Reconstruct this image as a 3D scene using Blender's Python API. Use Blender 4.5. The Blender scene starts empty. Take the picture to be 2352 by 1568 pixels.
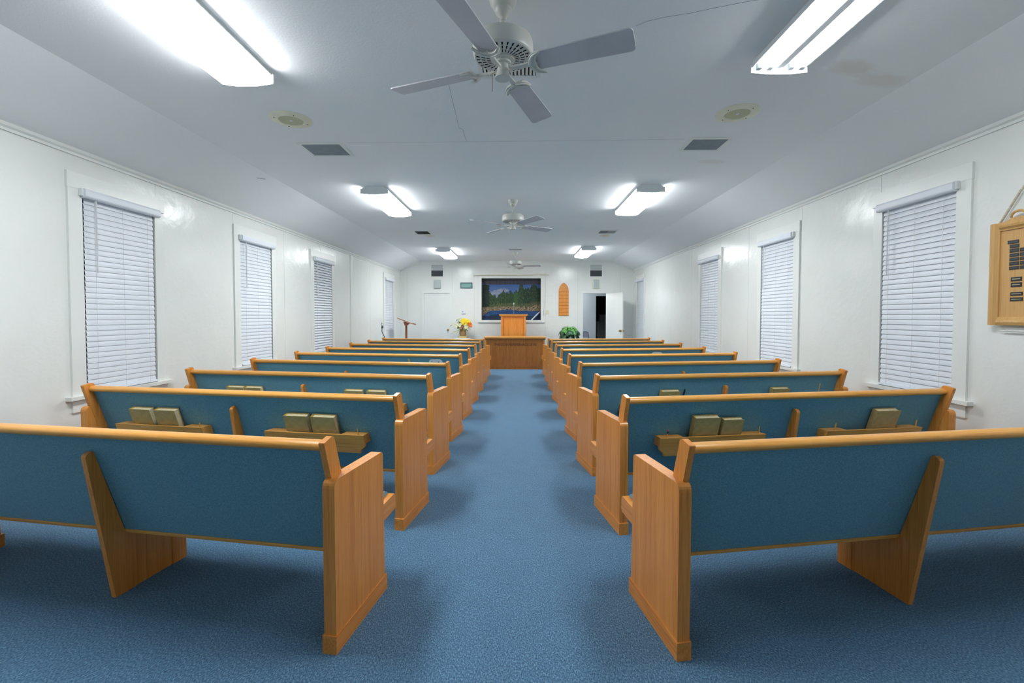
import bpy, bmesh, math, random
from mathutils import Matrix, Vector
random.seed(7)
PI = math.pi
SC = bpy.context.scene
COL = SC.collection

# ------------------------------------------------------------------ camera, world, exposure
CAM_H = 1.3736
def _cam():
    f, pitch, yaw, roll, sh = 1039.3, 0.0286, -0.01548, 0.00094, -28.43
    cy, sy, cp, sp = math.cos(yaw), math.sin(yaw), math.cos(pitch), math.sin(pitch)
    fw = Vector((sy*cp, cy*cp, -sp)); r = Vector((cy, -sy, 0)); u = r.cross(fw)
    c, s = math.cos(roll), math.sin(roll)
    R, U = c*r + s*u, -s*r + c*u
    cd = bpy.data.cameras.new('camera'); cd.sensor_width = 36; cd.sensor_fit = 'HORIZONTAL'
    cd.lens = f/2352*36; cd.shift_y = sh/2352; cd.clip_start = 0.05; cd.clip_end = 100
    o = bpy.data.objects.new('camera', cd); COL.objects.link(o)
    o.matrix_world = Matrix(((R.x, U.x, -fw.x, 0), (R.y, U.y, -fw.y, 0), (R.z, U.z, -fw.z, CAM_H), (0, 0, 0, 1)))
    SC.camera = o
_cam()
W = bpy.data.worlds.new('night_sky'); SC.world = W; W.use_nodes = True
W.node_tree.nodes['Background'].inputs[0].default_value = (0.10, 0.14, 0.26, 1)
W.node_tree.nodes['Background'].inputs[1].default_value = 0.06
SC.view_settings.view_transform = 'Standard'; SC.view_settings.look = 'None'
SC.view_settings.gamma = 1; SC.view_settings.use_curve_mapping = False
SC.view_settings.exposure = 0.0
GLOW = 42.0            # radiance of the fluorescent diffusers
TUBE = 52.0            # radiance of the bare tubes
SC.cycles.use_denoising = True
SC.cycles.max_bounces = 10; SC.cycles.diffuse_bounces = 7; SC.cycles.sample_clamp_indirect = 6

# ------------------------------------------------------------------ room numbers
XL, XR, YF, YR = -3.505, 3.37, 13.3, -1.7
ZWL, ZWR, ZC = 2.672, 2.722, 2.985
CRL, CRR = -2.87, 2.68

# ------------------------------------------------------------------ materials
def lin(r, g, b):
    f = lambda c: (c/255/12.92) if c/255 <= 0.04045 else ((c/255+0.055)/1.055)**2.4
    return (f(r), f(g), f(b), 1)
class NT:
    def __init__(s, name):
        s.m = bpy.data.materials.new(name); s.m.use_nodes = True
        s.t = s.m.node_tree; s.b = s.t.nodes['Principled BSDF']
    def n(s, typ, **kw):
        x = s.t.nodes.new(typ)
        for k, v in kw.items(): setattr(x, k, v)
        return x
    def l(s, a, b): s.t.links.new(a, b)
    def coords(s, scale=(1, 1, 1), rot=(0, 0, 0), which='Object'):
        tc = s.n('ShaderNodeTexCoord'); mp = s.n('ShaderNodeMapping')
        mp.inputs['Scale'].default_value = scale; mp.inputs['Rotation'].default_value = rot
        s.l(tc.outputs[which], mp.inputs[0]); return mp.outputs[0]
    def noise(s, vec, scale, detail=3, rough=0.55, dist=0):
        x = s.n('ShaderNodeTexNoise'); x.inputs['Scale'].default_value = scale
        x.inputs['Detail'].default_value = detail; x.inputs['Roughness'].default_value = rough
        x.inputs['Distortion'].default_value = dist
        if vec is not None: s.l(vec, x.inputs['Vector'])
        return x.outputs['Fac']
    def ramp(s, fac, stops):
        x = s.n('ShaderNodeValToRGB'); cr = x.color_ramp
        while len(cr.elements) > 1: cr.elements.remove(cr.elements[-1])
        cr.elements[0].position = stops[0][0]; cr.elements[0].color = stops[0][1]
        for p, c in stops[1:]:
            e = cr.elements.new(p); e.color = c
        s.l(fac, x.inputs[0]); return x.outputs[0]
    def bump(s, h, strength=0.2, dist=0.01):
        x = s.n('ShaderNodeBump'); x.inputs['Strength'].default_value = strength
        x.inputs['Distance'].default_value = dist; s.l(h, x.inputs['Height'])
        s.l(x.outputs[0], s.b.inputs['Normal'])
    def set(s, **kw):
        for k, v in kw.items(): s.b.inputs[k.replace('_', ' ')].default_value = v
def plain(name, col, rough=0.5, spec=0.5, metal=0.0, var=0.06, vscale=14, bump=0.0):
    m = NT(name)
    c2 = tuple(x*(1-var) for x in col[:3])+(1,); c3 = tuple(min(1, x*(1+var)) for x in col[:3])+(1,)
    m.l(m.ramp(m.noise(m.coords(), vscale), [(0.3, c2), (0.7, c3)]), m.b.inputs['Base Color'])
    m.set(Roughness=rough, Metallic=metal); m.b.inputs['Specular IOR Level'].default_value = spec
    if bump: m.bump(m.noise(m.coords(), vscale*6), bump, 0.004)
    return m.m
def wood(name, light, mid, dark, axis, rough=0.36, coat=0.15, scale=1.0):
    m = NT(name)
    big = 105*scale; sm = 3.0*scale
    sc = {'x': (sm, big, big), 'y': (big, sm, big), 'z': (big, big, sm)}[axis]
    oi = m.n('ShaderNodeObjectInfo'); tc = m.n('ShaderNodeTexCoord'); ad = m.n('ShaderNodeVectorMath', operation='ADD')
    mp = m.n('ShaderNodeMapping'); mp.inputs['Scale'].default_value = sc
    cb = m.n('ShaderNodeCombineXYZ'); mu = m.n('ShaderNodeMath', operation='MULTIPLY'); mu.inputs[1].default_value = 37.0
    m.l(oi.outputs['Random'], mu.inputs[0])
    for i in range(3): m.l(mu.outputs[0], cb.inputs[i])
    m.l(tc.outputs['Object'], ad.inputs[0]); m.l(cb.outputs[0], ad.inputs[1]); m.l(ad.outputs[0], mp.inputs[0])
    f1 = m.noise(mp.outputs[0], 1.6, 5, 0.62, 0.6)
    mp2 = m.n('ShaderNodeMapping'); mp2.inputs['Scale'].default_value = tuple(x*0.13 for x in sc)
    m.l(ad.outputs[0], mp2.inputs[0]); f2 = m.noise(mp2.outputs[0], 1.6, 2, 0.5, 1.2)
    mx = m.n('ShaderNodeMath', operation='MULTIPLY_ADD'); mx.inputs[1].default_value = 0.62
    m.l(f1, mx.inputs[0]); m2 = m.n('ShaderNodeMath', operation='MULTIPLY'); m2.inputs[1].default_value = 0.38
    m.l(f2, m2.inputs[0]); m.l(m2.outputs[0], mx.inputs[2])
    m.l(m.ramp(mx.outputs[0], [(0.27, dark), (0.47, mid), (0.72, light)]), m.b.inputs['Base Color'])
    m.set(Roughness=rough, Coat_Weight=coat, Coat_Roughness=0.12); m.b.inputs['Specular IOR Level'].default_value = 0.32; m.bump(f1, 0.06, 0.003)
    return m.m
def emit(name, col, strength):
    m = NT(name); m.set(Base_Color=col, Emission_Color=col, Emission_Strength=strength, Roughness=0.4); return m.m

OL, OM, OD = lin(236, 164, 84), lin(220, 142, 62), lin(178, 102, 36)
M = {}
M['wood_z'] = wood('oak_vertical', OL, OM, OD, 'z')
M['wood_x'] = wood('oak_lengthwise', lin(242, 184, 100), lin(228, 160, 74), lin(190, 116, 42), 'x', 0.3, 0.22)
M['wood_y'] = wood('oak_crosswise', OL, OM, OD, 'y')
M['wood_board'] = wood('pine_board', lin(214, 172, 112), lin(203, 158, 98), lin(180, 132, 76), 'z', 0.45, 0.1)
M['wood_table'] = wood('oak_table', lin(192, 126, 64), lin(170, 104, 47), lin(130, 77, 31), 'z', 0.4, 0.15)
M['wood_red'] = wood('red_oak', lin(190, 120, 84), lin(172, 100, 66), lin(140, 76, 48), 'z', 0.4, 0.1)

m = NT('carpet_blue')
v = m.coords()
f = m.noise(v, 120, 4, 0.7); f2 = m.noise(v, 6, 3, 0.6); f3 = m.noise(m.coords((1, 0.35, 1), (0, 0, 0.5)), 260, 2, 0.6)
mx = m.n('ShaderNodeMath', operation='MULTIPLY_ADD'); mx.inputs[1].default_value = 0.5; m.l(f, mx.inputs[0])
m2 = m.n('ShaderNodeMath', operation='MULTIPLY'); m2.inputs[1].default_value = 0.5; m.l(f3, m2.inputs[0]); m.l(m2.outputs[0], mx.inputs[2])
ca = m.ramp(mx.outputs[0], [(0.36, lin(40, 72, 100)), (0.5, lin(80, 127, 163)), (0.64, lin(142, 181, 210))])
mixn = m.n('ShaderNodeMixRGB', blend_type='MULTIPLY'); mixn.inputs[0].default_value = 1
m.l(ca, mixn.inputs[1]); m.l(m.ramp(f2, [(0.3, (0.9, 0.9, 0.9, 1)), (0.7, (1, 1, 1, 1))]), mixn.inputs[2])
m.l(mixn.outputs[0], m.b.inputs['Base Color']); m.set(Roughness=1.0, Sheen_Weight=0.2); m.b.inputs['Specular IOR Level'].default_value = 0.1
m.bump(mx.outputs[0], 0.9, 0.012); M['carpet'] = m.m

m = NT('upholstery_teal')
v = m.coords((1, 1, 1)); w1 = m.n('ShaderNodeTexWave', wave_type='BANDS', bands_direction='X'); w1.inputs['Scale'].default_value = 95
w2 = m.n('ShaderNodeTexWave', wave_type='BANDS', bands_direction='Z'); w2.inputs['Scale'].default_value = 95
m.l(v, w1.inputs[0]); m.l(v, w2.inputs[0])
ad = m.n('ShaderNodeMath', operation='ADD'); m.l(w1.outputs['Fac'], ad.inputs[0]); m.l(w2.outputs['Fac'], ad.inputs[1])
nz = m.noise(v, 190, 3, 0.7); a2 = m.n('ShaderNodeMath', operation='MULTIPLY_ADD'); a2.inputs[1].default_value = 0.2
m.l(ad.outputs[0], a2.inputs[0]); m.l(nz, a2.inputs[2])
m.l(m.ramp(a2.outputs[0], [(0.35, lin(58, 111, 130)), (0.68, lin(87, 144, 165)), (0.95, lin(118, 173, 192))]), m.b.inputs['Base Color'])
m.set(Roughness=0.95, Sheen_Weight=0.25); m.bump(a2.outputs[0], 0.3, 0.003); M['fabric'] = m.m
M['seat_fabric'] = plain('seat_fabric_pale', lin(120, 165, 182), 0.95, 0.2, var=0.12, vscale=120)

m = NT('wall_paint_gloss')
v = m.coords(); m.l(m.ramp(m.noise(v, 1.2, 4), [(0.3, lin(229, 231, 226)), (0.7, lin(236, 238, 234))]), m.b.inputs['Base Color'])
m.set(Roughness=0.22); m.b.inputs['Specular IOR Level'].default_value = 0.45
n1 = m.noise(v, 3.5, 4, 0.6); n2 = m.noise(v, 60, 3, 0.6); mm = m.n('ShaderNodeMath', operation='MULTIPLY_ADD'); mm.inputs[1].default_value = 0.04
m.l(n2, mm.inputs[0]); m.l(n1, mm.inputs[2]); m.bump(mm.outputs[0], 0.14, 0.05); M['wall'] = m.m
M['trim'] = plain('trim_paint_white', lin(232, 234, 230), 0.32, 0.45, var=0.02, vscale=3)
M['seam'] = plain('panel_seam_grey', lin(176, 178, 172), 0.6, var=0.03)
m = NT('ceiling_paint')
v = m.coords(); base = m.ramp(m.noise(v, 0.8, 3), [(0.3, lin(242, 244, 245)), (0.7, lin(246, 247, 248))])
last = base
for (cx, cy, rx, ry, ang, col, amt) in ((2.17, 3.02, .17, .075, .35, lin(232, 220, 208), .6), (2.48, 3.18, .2, .075, .25, lin(232, 222, 210), .55), (2.02, 4.80, .15, .06, .1, lin(232, 224, 218), .5),
                                        (1.72, 9.12, .1, .14, 0, lin(224, 210, 182), .8), (-1.80, 9.12, .1, .14, 0, lin(226, 216, 190), .6)):
    mp = m.n('ShaderNodeMapping', vector_type='TEXTURE'); mp.inputs['Location'].default_value = (cx, cy, ZC); mp.inputs['Rotation'].default_value = (0, 0, ang)
    mp.inputs['Scale'].default_value = (rx, ry, 1); m.l(v, mp.inputs[0])
    nzv = m.n('ShaderNodeTexNoise'); nzv.inputs['Scale'].default_value = 1.7; m.l(mp.outputs[0], nzv.inputs['Vector'])
    ln = m.n('ShaderNodeVectorMath', operation='LENGTH'); m.l(mp.outputs[0], ln.inputs[0])
    ad = m.n('ShaderNodeMath', operation='ADD'); m.l(ln.outputs['Value'], ad.inputs[0]); m.l(nzv.outputs['Fac'], ad.inputs[1])
    fac = m.ramp(ad.outputs[0], [(0.9, (amt, amt, amt, 1)), (1.0, (amt*.6, amt*.6, amt*.6, 1))])
    fr = m.n('ShaderNodeMapRange'); fr.inputs['From Min'].default_value = 1.75; fr.inputs['From Max'].default_value = 1.1; fr.inputs['To Max'].default_value = amt
    m.l(ad.outputs[0], fr.inputs[0])
    mixn = m.n('ShaderNodeMixRGB'); m.l(fr.outputs[0], mixn.inputs[0]); m.l(last, mixn.inputs[1]); mixn.inputs[2].default_value = col; last = mixn.outputs[0]
m.l(last, m.b.inputs['Base Color']); m.set(Roughness=0.75); m.b.inputs['Specular IOR Level'].default_value = 0.25
m.bump(m.noise(v, 70, 3), 0.12, 0.01); M['ceiling'] = m.m
M['crack'] = plain('crack_grey', lin(150, 156, 164), 0.9)
M['slat'] = plain('slat_white', lin(226, 231, 238), 0.4, 0.4, var=0.02, vscale=4)
M['cord'] = plain('cord_white', lin(220, 222, 224), 0.7, var=0.05)
m = NT('window_glass'); m.set(Base_Color=(0.9, 0.95, 1, 1), Roughness=0.02, Transmission_Weight=1.0, IOR=1.45)
m.l(m.ramp(m.noise(m.coords(), 2), [(0, (.88, .93, 1, 1)), (1, (.95, .97, 1, 1))]), m.b.inputs['Base Color']); M['glass'] = m.m
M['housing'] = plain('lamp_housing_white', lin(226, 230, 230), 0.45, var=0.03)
M['glow'] = emit('diffuser_glow', (0.96, 0.985, 1, 1), GLOW)
M['glow_side'] = emit('diffuser_side_glow', (0.96, 0.985, 1, 1), GLOW*.46)
M['tube'] = emit('tube_glow', (0.96, 0.985, 1, 1), TUBE)
M['fan_white'] = plain('fan_enamel', lin(214, 214, 206), 0.3, 0.5, var=0.03)
M['fan_blade'] = plain('fan_blade_white', lin(206, 204, 208), 0.5, 0.4, var=0.05, vscale=5)
M['fan_dust'] = plain('fan_blade_dusty', lin(196, 192, 196), 0.55, 0.4, var=0.1, vscale=6)
M['black'] = plain('black_plastic', lin(28, 29, 32), 0.45, var=0.15)
M['dark_slot'] = plain('dark_slot', lin(26, 27, 30), 0.9, 0.1)
M['brown_slot'] = plain('dusty_slot', lin(92, 72, 54), 0.9, 0.1)
M['vent'] = plain('vent_grey_metal', lin(150, 158, 164), 0.45, var=0.08)
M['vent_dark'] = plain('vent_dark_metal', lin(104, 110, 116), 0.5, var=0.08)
M['speaker_cream'] = plain('speaker_cream', lin(240, 236, 212), 0.55, var=0.05, vscale=9)
M['speaker_cloth'] = plain('speaker_cloth', lin(208, 205, 172), 0.9, 0.2, var=0.12, vscale=160)
M['grille_grey'] = plain('grille_grey', lin(184, 194, 192), 0.85, 0.2, var=0.07, vscale=150)
M['brass'] = plain('brass', lin(190, 150, 90), 0.25, 0.5, 0.9, var=0.08)
M['steel'] = plain('steel', lin(170, 172, 178), 0.3, 0.5, 0.9, var=0.05)
M['cover'] = plain('hymnal_cover_olive', lin(178, 156, 100), 0.6, 0.4, var=0.12, vscale=30, bump=0.2)
M['cover_tan'] = plain('hymnal_cover_tan', lin(188, 160, 106), 0.6, 0.4, var=0.1, vscale=30, bump=0.2)
M['pages'] = plain('book_pages_cream', lin(238, 226, 188), 0.8, 0.2, var=0.08, vscale=90)
M['gold'] = plain('headband_gold', lin(214, 178, 40), 0.6, var=0.1)
M['pencil'] = plain('pencil_yellow', lin(214, 160, 62), 0.5, var=0.08)
M['pencil_black'] = plain('pencil_black', lin(30, 28, 30), 0.4)
M['eraser'] = plain('eraser_pink', lin(216, 80, 110), 0.7)
M['green_pen'] = plain('pen_green', lin(70, 190, 60), 0.4)
M['paper'] = plain('fan_card_white', lin(214, 224, 228), 0.7, var=0.02)
M['purple'] = plain('ink_purple', lin(92, 50, 84), 0.7)
M['card_tan'] = plain('stick_tan', lin(206, 180, 132), 0.7, var=0.08)
M['plate'] = plain('name_plate_black', lin(30, 34, 38), 0.35, var=0.1)
M['plate_ink'] = plain('engraving_tan', lin(196, 190, 150), 0.5)
M['plate_faint'] = plain('engraving_faint', lin(78, 82, 84), 0.5)
M['rope'] = plain('rope_cotton', lin(212, 206, 186), 0.9, 0.1, var=0.25, vscale=110, bump=0.6)
M['teal_print'] = plain('teal_print', lin(120, 168, 160), 0.5, var=0.05)
M['teal_frame'] = plain('teal_frame', lin(52, 82, 94), 0.45, var=0.05)
M['ivory'] = plain('ivory_plastic', lin(226, 218, 180), 0.45, var=0.03)
M['white_plastic'] = plain('white_plastic', lin(226, 230, 238), 0.4, var=0.02)
M['letter'] = plain('letter_brown', lin(70, 40, 18), 0.7)
M['wicker'] = plain('wicker_tan', lin(170, 138, 92), 0.8, 0.2, var=0.3, vscale=70, bump=0.7)
M['straw'] = plain('straw_box', lin(206, 184, 130), 0.8, 0.2, var=0.25, vscale=60, bump=0.5)
M['pet_yellow'] = plain('petal_yellow', lin(244, 214, 20), 0.6, var=0.1)
M['pet_orange'] = plain('petal_orange', lin(244, 130, 36), 0.6, var=0.12)
M['pet_cream'] = plain('petal_cream', lin(232, 230, 190), 0.6, var=0.06)
M['pet_pink'] = plain('petal_pink', lin(224, 150, 130), 0.6, var=0.12)
M['pet_mauve'] = plain('petal_mauve', lin(150, 118, 112), 0.6, var=0.12)
M['leaf_dark'] = plain('leaf_dark', lin(44, 86, 58), 0.4, 0.5, var=0.25, vscale=20)
M['leaf_light'] = plain('leaf_light', lin(104, 166, 84), 0.4, 0.5, var=0.2, vscale=20)
M['leaf_olive'] = plain('leaf_olive', lin(120, 132, 70), 0.5, 0.4, var=0.2, vscale=20)
M['pot'] = plain('pot_brown', lin(110, 80, 54), 0.6, var=0.1)
M['grey_room'] = plain('back_room_paint', lin(176, 182, 186), 0.7, 0.3, var=0.03, vscale=3)
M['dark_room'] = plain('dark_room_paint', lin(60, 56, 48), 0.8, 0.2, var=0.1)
M['chair_grey'] = plain('chair_grey_enamel', lin(150, 150, 164), 0.4, var=0.04)
M['cabinet_grey'] = plain('cabinet_grey', lin(128, 124, 118), 0.6, var=0.06)
m = NT('mural_paint'); at = m.n('ShaderNodeVertexColor'); at.layer_name = 'paint'; m.l(at.outputs[0], m.b.inputs['Base Color']); m.set(Roughness=0.7); M['mural'] = m.m

# ------------------------------------------------------------------ mesh helpers
def box(bm, x0, x1, y0, y1, z0, z1):
    a = [bm.verts.new((x, y, z)) for x in (x0, x1) for y in (y0, y1) for z in (z0, z1)]
    for f in ((0, 1, 3, 2), (4, 6, 7, 5), (0, 4, 5, 1), (2, 3, 7, 6), (0, 2, 6, 4), (1, 5, 7, 3)):
        bm.faces.new([a[i] for i in f])
def prism(bm, poly, axis, a, b):
    """poly: list of 2D points; axis 'x' -> (a,p,q), 'y' -> (p,a,q), 'z' -> (p,q,a)"""
    mk = {'x': lambda t, p: (t, p[0], p[1]), 'y': lambda t, p: (p[0], t, p[1]), 'z': lambda t, p: (p[0], p[1], t)}[axis]
    A = [bm.verts.new(mk(a, p)) for p in poly]; B = [bm.verts.new(mk(b, p)) for p in poly]
    n = len(poly); bm.faces.new(A); bm.faces.new(B[::-1])
    for i in range(n): bm.faces.new((A[i], B[i], B[(i+1) % n], A[(i+1) % n]))
def rounded(poly, radii, seg=4):
    out = []; n = len(poly)
    for i, p in enumerate(poly):
        r = radii[i]
        if r <= 0: out.append(p); continue
        P = Vector(p); A = Vector(poly[i-1])-P; B = Vector(poly[(i+1) % n])-P
        r2 = min(r, A.length*.49, B.length*.49); a = P+A.normalized()*r2; b = P+B.normalized()*r2
        for k in range(seg+1):
            t = k/seg; q = a*(1-t)**2 + P*2*t*(1-t) + b*t*t; out.append((q.x, q.y))
    return out
def lathe(bm, prof, seg=24, c=(0, 0), cap=True):
    rings = []
    for r, z in prof:
        rings.append([bm.verts.new((c[0]+r*math.cos(2*PI*k/seg), c[1]+r*math.sin(2*PI*k/seg), z)) for k in range(seg)])
    for A, B in zip(rings, rings[1:]):
        for k in range(seg): bm.faces.new((A[k], A[(k+1) % seg], B[(k+1) % seg], B[k]))
    if cap:
        bm.faces.new(rings[0][::-1]); bm.faces.new(rings[-1])
def tube(bm, pts, r, seg=8, cap=True):
    pts = [Vector(p) for p in pts]; rings = []
    for i, p in enumerate(pts):
        d = (pts[min(i+1, len(pts)-1)]-pts[max(i-1, 0)]).normalized()
        up = Vector((0, 0, 1)) if abs(d.z) < 0.95 else Vector((1, 0, 0))
        a = d.cross(up).normalized(); b = a.cross(d); rr = r[i] if isinstance(r, (list, tuple)) else r
        rings.append([bm.verts.new(p+(a*math.cos(2*PI*k/seg)+b*math.sin(2*PI*k/seg))*rr) for k in range(seg)])
    for A, B in zip(rings, rings[1:]):
        for k in range(seg): bm.faces.new((A[k], A[(k+1) % seg], B[(k+1) % seg], B[k]))
    if cap:
        bm.faces.new(rings[0][::-1]); bm.faces.new(rings[-1])
def mesh(bm, name, mat, bevel=0, bseg=2, smooth=None):
    if bevel:
        bmesh.ops.bevel(bm, geom=[e for e in bm.edges if len(e.link_faces) == 2 and e.calc_face_angle(0) > 0.5], offset=bevel, segments=bseg, affect='EDGES', profile=0.6)
    bmesh.ops.recalc_face_normals(bm, faces=bm.faces[:])
    me = bpy.data.meshes.new(name); bm.to_mesh(me); bm.free()
    if mat: me.materials.append(mat)
    if smooth is not None:
        for p in me.polygons: p.use_smooth = True
        if smooth < 3.1: me.set_sharp_from_angle(angle=smooth)
    return me
def link(name, data, parent=None, loc=None, rot=None):
    o = bpy.data.objects.new(name, data); COL.objects.link(o)
    if parent: o.parent = parent
    if loc is not None: o.location = loc
    if rot is not None: o.rotation_euler = rot
    return o
def part(name, bm, mat, parent=None, bevel=0, smooth=None, bseg=2, **k):
    return link(name, mesh(bm, name, mat, bevel, bseg, smooth), parent, **k)
def B(*boxes):
    bm = bmesh.new()
    for b in boxes: box(bm, *b)
    return bm
def tag(o, label, cat, group=None):
    o['label'] = label; o['category'] = cat
    if group: o['group'] = group
    return o
def thing(name, label, cat, loc=(0, 0, 0), rot=(0, 0, 0), group=None):
    o = link(name, None, None, loc, rot); o.empty_display_size = 0.1
    return tag(o, label, cat, group)
def structure(o): o['kind'] = 'structure'; return o
def copy_tree(o, parent=None):
    c = o.copy(); COL.objects.link(c)
    if parent: c.parent = parent
    for ch in list(o.children): copy_tree(ch, c)
    return c

# ------------------------------------------------------------------ setting: floor, walls, ceiling
structure(part('floor', B((XL-.2, XR+.2, YR-.2, YF+.02, -.12, 0)), M['carpet']))

def slab(bm, P, us, vs, hole, d0, d1):
    """grid of boxes over us x vs skipping holes; P maps (u, v, d) -> xyz"""
    for i in range(len(us)-1):
        for j in range(len(vs)-1):
            uc, vc = (us[i]+us[i+1])/2, (vs[j]+vs[j+1])/2
            if any(h[0] < uc < h[1] and h[2] < vc < h[3] for h in hole): continue
            a = [bm.verts.new(P(u, v, d)) for u in (us[i], us[i+1]) for v in (vs[j], vs[j+1]) for d in (d0, d1)]
            for f in ((0, 1, 3, 2), (4, 6, 7, 5), (0, 4, 5, 1), (2, 3, 7, 6), (0, 2, 6, 4), (1, 5, 7, 3)): bm.faces.new([a[k] for k in f])
def wall(name, P, u0, u1, z1, holes, seams, thick=.13, mat=None):
    us = sorted({u0, u1} | {h[k] for h in holes for k in (0, 1)}); vs = sorted({0, z1} | {h[k] for h in holes for k in (2, 3)})
    bm = bmesh.new(); slab(bm, P, us, vs, holes, .006, thick)
    w = structure(part(name, bm, M['seam']))
    ss = [u0]+seams+[u1]
    for a, b in zip(ss, ss[1:]):
        a2, b2 = a+.002, b-.002
        uu = sorted({a2, b2} | {h[k] for h in holes for k in (0, 1) if a2 < h[k] < b2})
        bm = bmesh.new(); slab(bm, P, uu, vs, holes, 0, .006); part('wall_panel', bm, mat or M['wall'], w)
    return w
WZ0, WZ1 = .74, 2.375
WIN_L = [(3.585, 4.315), (5.63, 6.37), (7.67, 8.43), (11.77, 12.55)]
WIN_R = [(3.55, 4.27), (5.61, 6.36), (7.70, 8.46), (12.28, 12.98)]
wall('wall_left', lambda u, v, d: (XL-d, u, v), YR, YF, ZWL+.02, [(a, b, WZ0, WZ1) for a, b in WIN_L], [-1.0, .2, 1.4, 2.6, 4.34, 5.52, 6.72, 7.95, 9.33, 10.62, 11.7])
wall('wall_right', lambda u, v, d: (XR+d, u, v), YR, YF, ZWR+.02, [(a, b, WZ0, WZ1+.02) for a, b in WIN_R], [-1.0, .2, 1.4, 2.6, 4.30, 5.48, 6.72, 7.65, 8.9, 10.1, 11.3, 12.2])
BAP = (-1.10, .64, 1.257, 2.482)
DL, DR, DZ = (-2.796, -2.038), (1.871, 2.569), 2.045
def front_wall():
    # gable shaped top: solid up to the ceiling line, cut to the ceiling profile
    P = lambda u, v, d: (u, YF+d, v)
    holes = [BAP, (DL[0], DL[1], -.01, DZ), (DR[0], DR[1], -.01, DZ)]
    return wall('wall_front', P, XL, XR, ZWL, holes, [-3.3, -1.97, -1.32, .77, 1.72, 2.95])
wf = front_wall()
bm = bmesh.new(); prism(bm, [(XL, ZWL), (XR, ZWL), (XR, ZWR), (CRR, ZC), (CRL, ZC)], 'y', YF, YF+.12); part('gable_panel', bm, M['wall'], wf)
P = lambda u, v, d: (u, YR-d, v)
wr = wall('wall_rear', P, XL, XR, ZWL, [], [-2.4, -1.2, 0, 1.2, 2.4])
bm = bmesh.new(); prism(bm, [(XL, ZWL), (XR, ZWL), (XR, ZWR), (CRR, ZC), (CRL, ZC)], 'y', YR-.12, YR); part('gable_panel', bm, M['wall'], wr)
bm = bmesh.new()
prism(bm, [(XL-.13, ZWL-.055), (CRL, ZC), (CRR, ZC), (XR+.13, ZWR-.05), (XR+.13, ZC+.15), (XL-.13, ZC+.15)], 'y', YR-.13, YF+.13)
ceil = structure(part('ceiling', bm, M['ceiling']))
def crack(pts, r=.0018):
    bm = bmesh.new(); tube(bm, [(x, y, ZC-.0005) for x, y in pts], r, 5); part('crack', bm, M['crack'], ceil)
crack([(-.49, 3.17), (-.50, 3.4), (-.505, 3.6), (-.515, 3.85), (-.515, 3.92), (-.487, 3.95), (-.488, 4.05), (-.485, 4.22)], .0011)
crack([(.646, 2.571), (.70, 2.53), (.78, 2.50), (.90, 2.47), (1.018, 2.43), (1.08, 2.41), (1.16, 2.385), (1.22, 2.37), (1.378, 2.353), (1.6, 2.3)], .0009)
crack([(-1.6, 4.235), (-.485, 4.225), (.6, 4.21), (1.5, 4.19)], .0006)
for cx in (-2.4,):
    bm = bmesh.new(); tube(bm, [(-2.97, 5.12, 2.934), (-2.95, 5.19, 2.944), (-2.93, 5.23, 2.953)], .0025, 5); part('crack', bm, M['crack'], ceil)
# cove trims
def cove(name, x, s, z):
    bm = bmesh.new(); prism(bm, [(x, z+.012), (x, z-.038), (x+s*.012, z-.038), (x+s*.016, z-.02), (x+s*.03, z-.008), (x+s*.038, z+.012)], 'y', YR+.01, YF-.002)
    structure(part(name, bm, M['trim']))
cove('trim_1', XL+.0005, 1, ZWL); cove('trim_2', XR-.0005, -1, ZWR)
bm = bmesh.new()
prism(bm, [(XL+.02, ZWL+.01), (CRL, ZC+.01), (CRR, ZC+.01), (XR-.02, ZWR+.01), (XR-.02, ZWR-.025), (CRR-.005, ZC-.03), (CRL+.005, ZC-.03), (XL+.02, ZWL-.025)], 'y', YF-.014, YF-.0005)
structure(part('trim_3', bm, M['trim']))
for nm, x, s in (('trim_4', XL, 1), ('trim_5', XR, -1)):
    structure(part(nm, B((min(x, x+s*.03), max(x, x+s*.03), YF-.035, YF-.0005, 0.09, 2.64)), M['trim'], bevel=.004))
for nm, ya in (('trim_6', 9.36), ):
    structure(part(nm, B((XL+.0005, XL+.009, ya, ya+.13, .09, 2.63)), M['trim'], bevel=.002))
for nm, x, s in (('baseboard_left', XL, 1), ('baseboard_right', XR, -1)):
    bm = bmesh.new(); prism(bm, [(x+s*.0005, 0), (x+s*.016, 0), (x+s*.016, .075), (x+s*.008, .088), (x+s*.0005, .088)], 'y', YR+.01, YF-.04)
    structure(part(nm, bm, M['trim']))
for k, (a, b) in enumerate(((XL+.04, DL[0]-.1), (DL[1]+.1, DR[0]-.1), (DR[1]+.1, XR-.04))):
    bm = bmesh.new(); prism(bm, [(YF-.0005, 0), (YF-.016, 0), (YF-.016, .075), (YF-.008, .088), (YF-.0005, .088)], 'x', a, b)
    structure(part('baseboard_front' + ('' if k == 0 else '.%03d' % k), bm, M['trim']))

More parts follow.
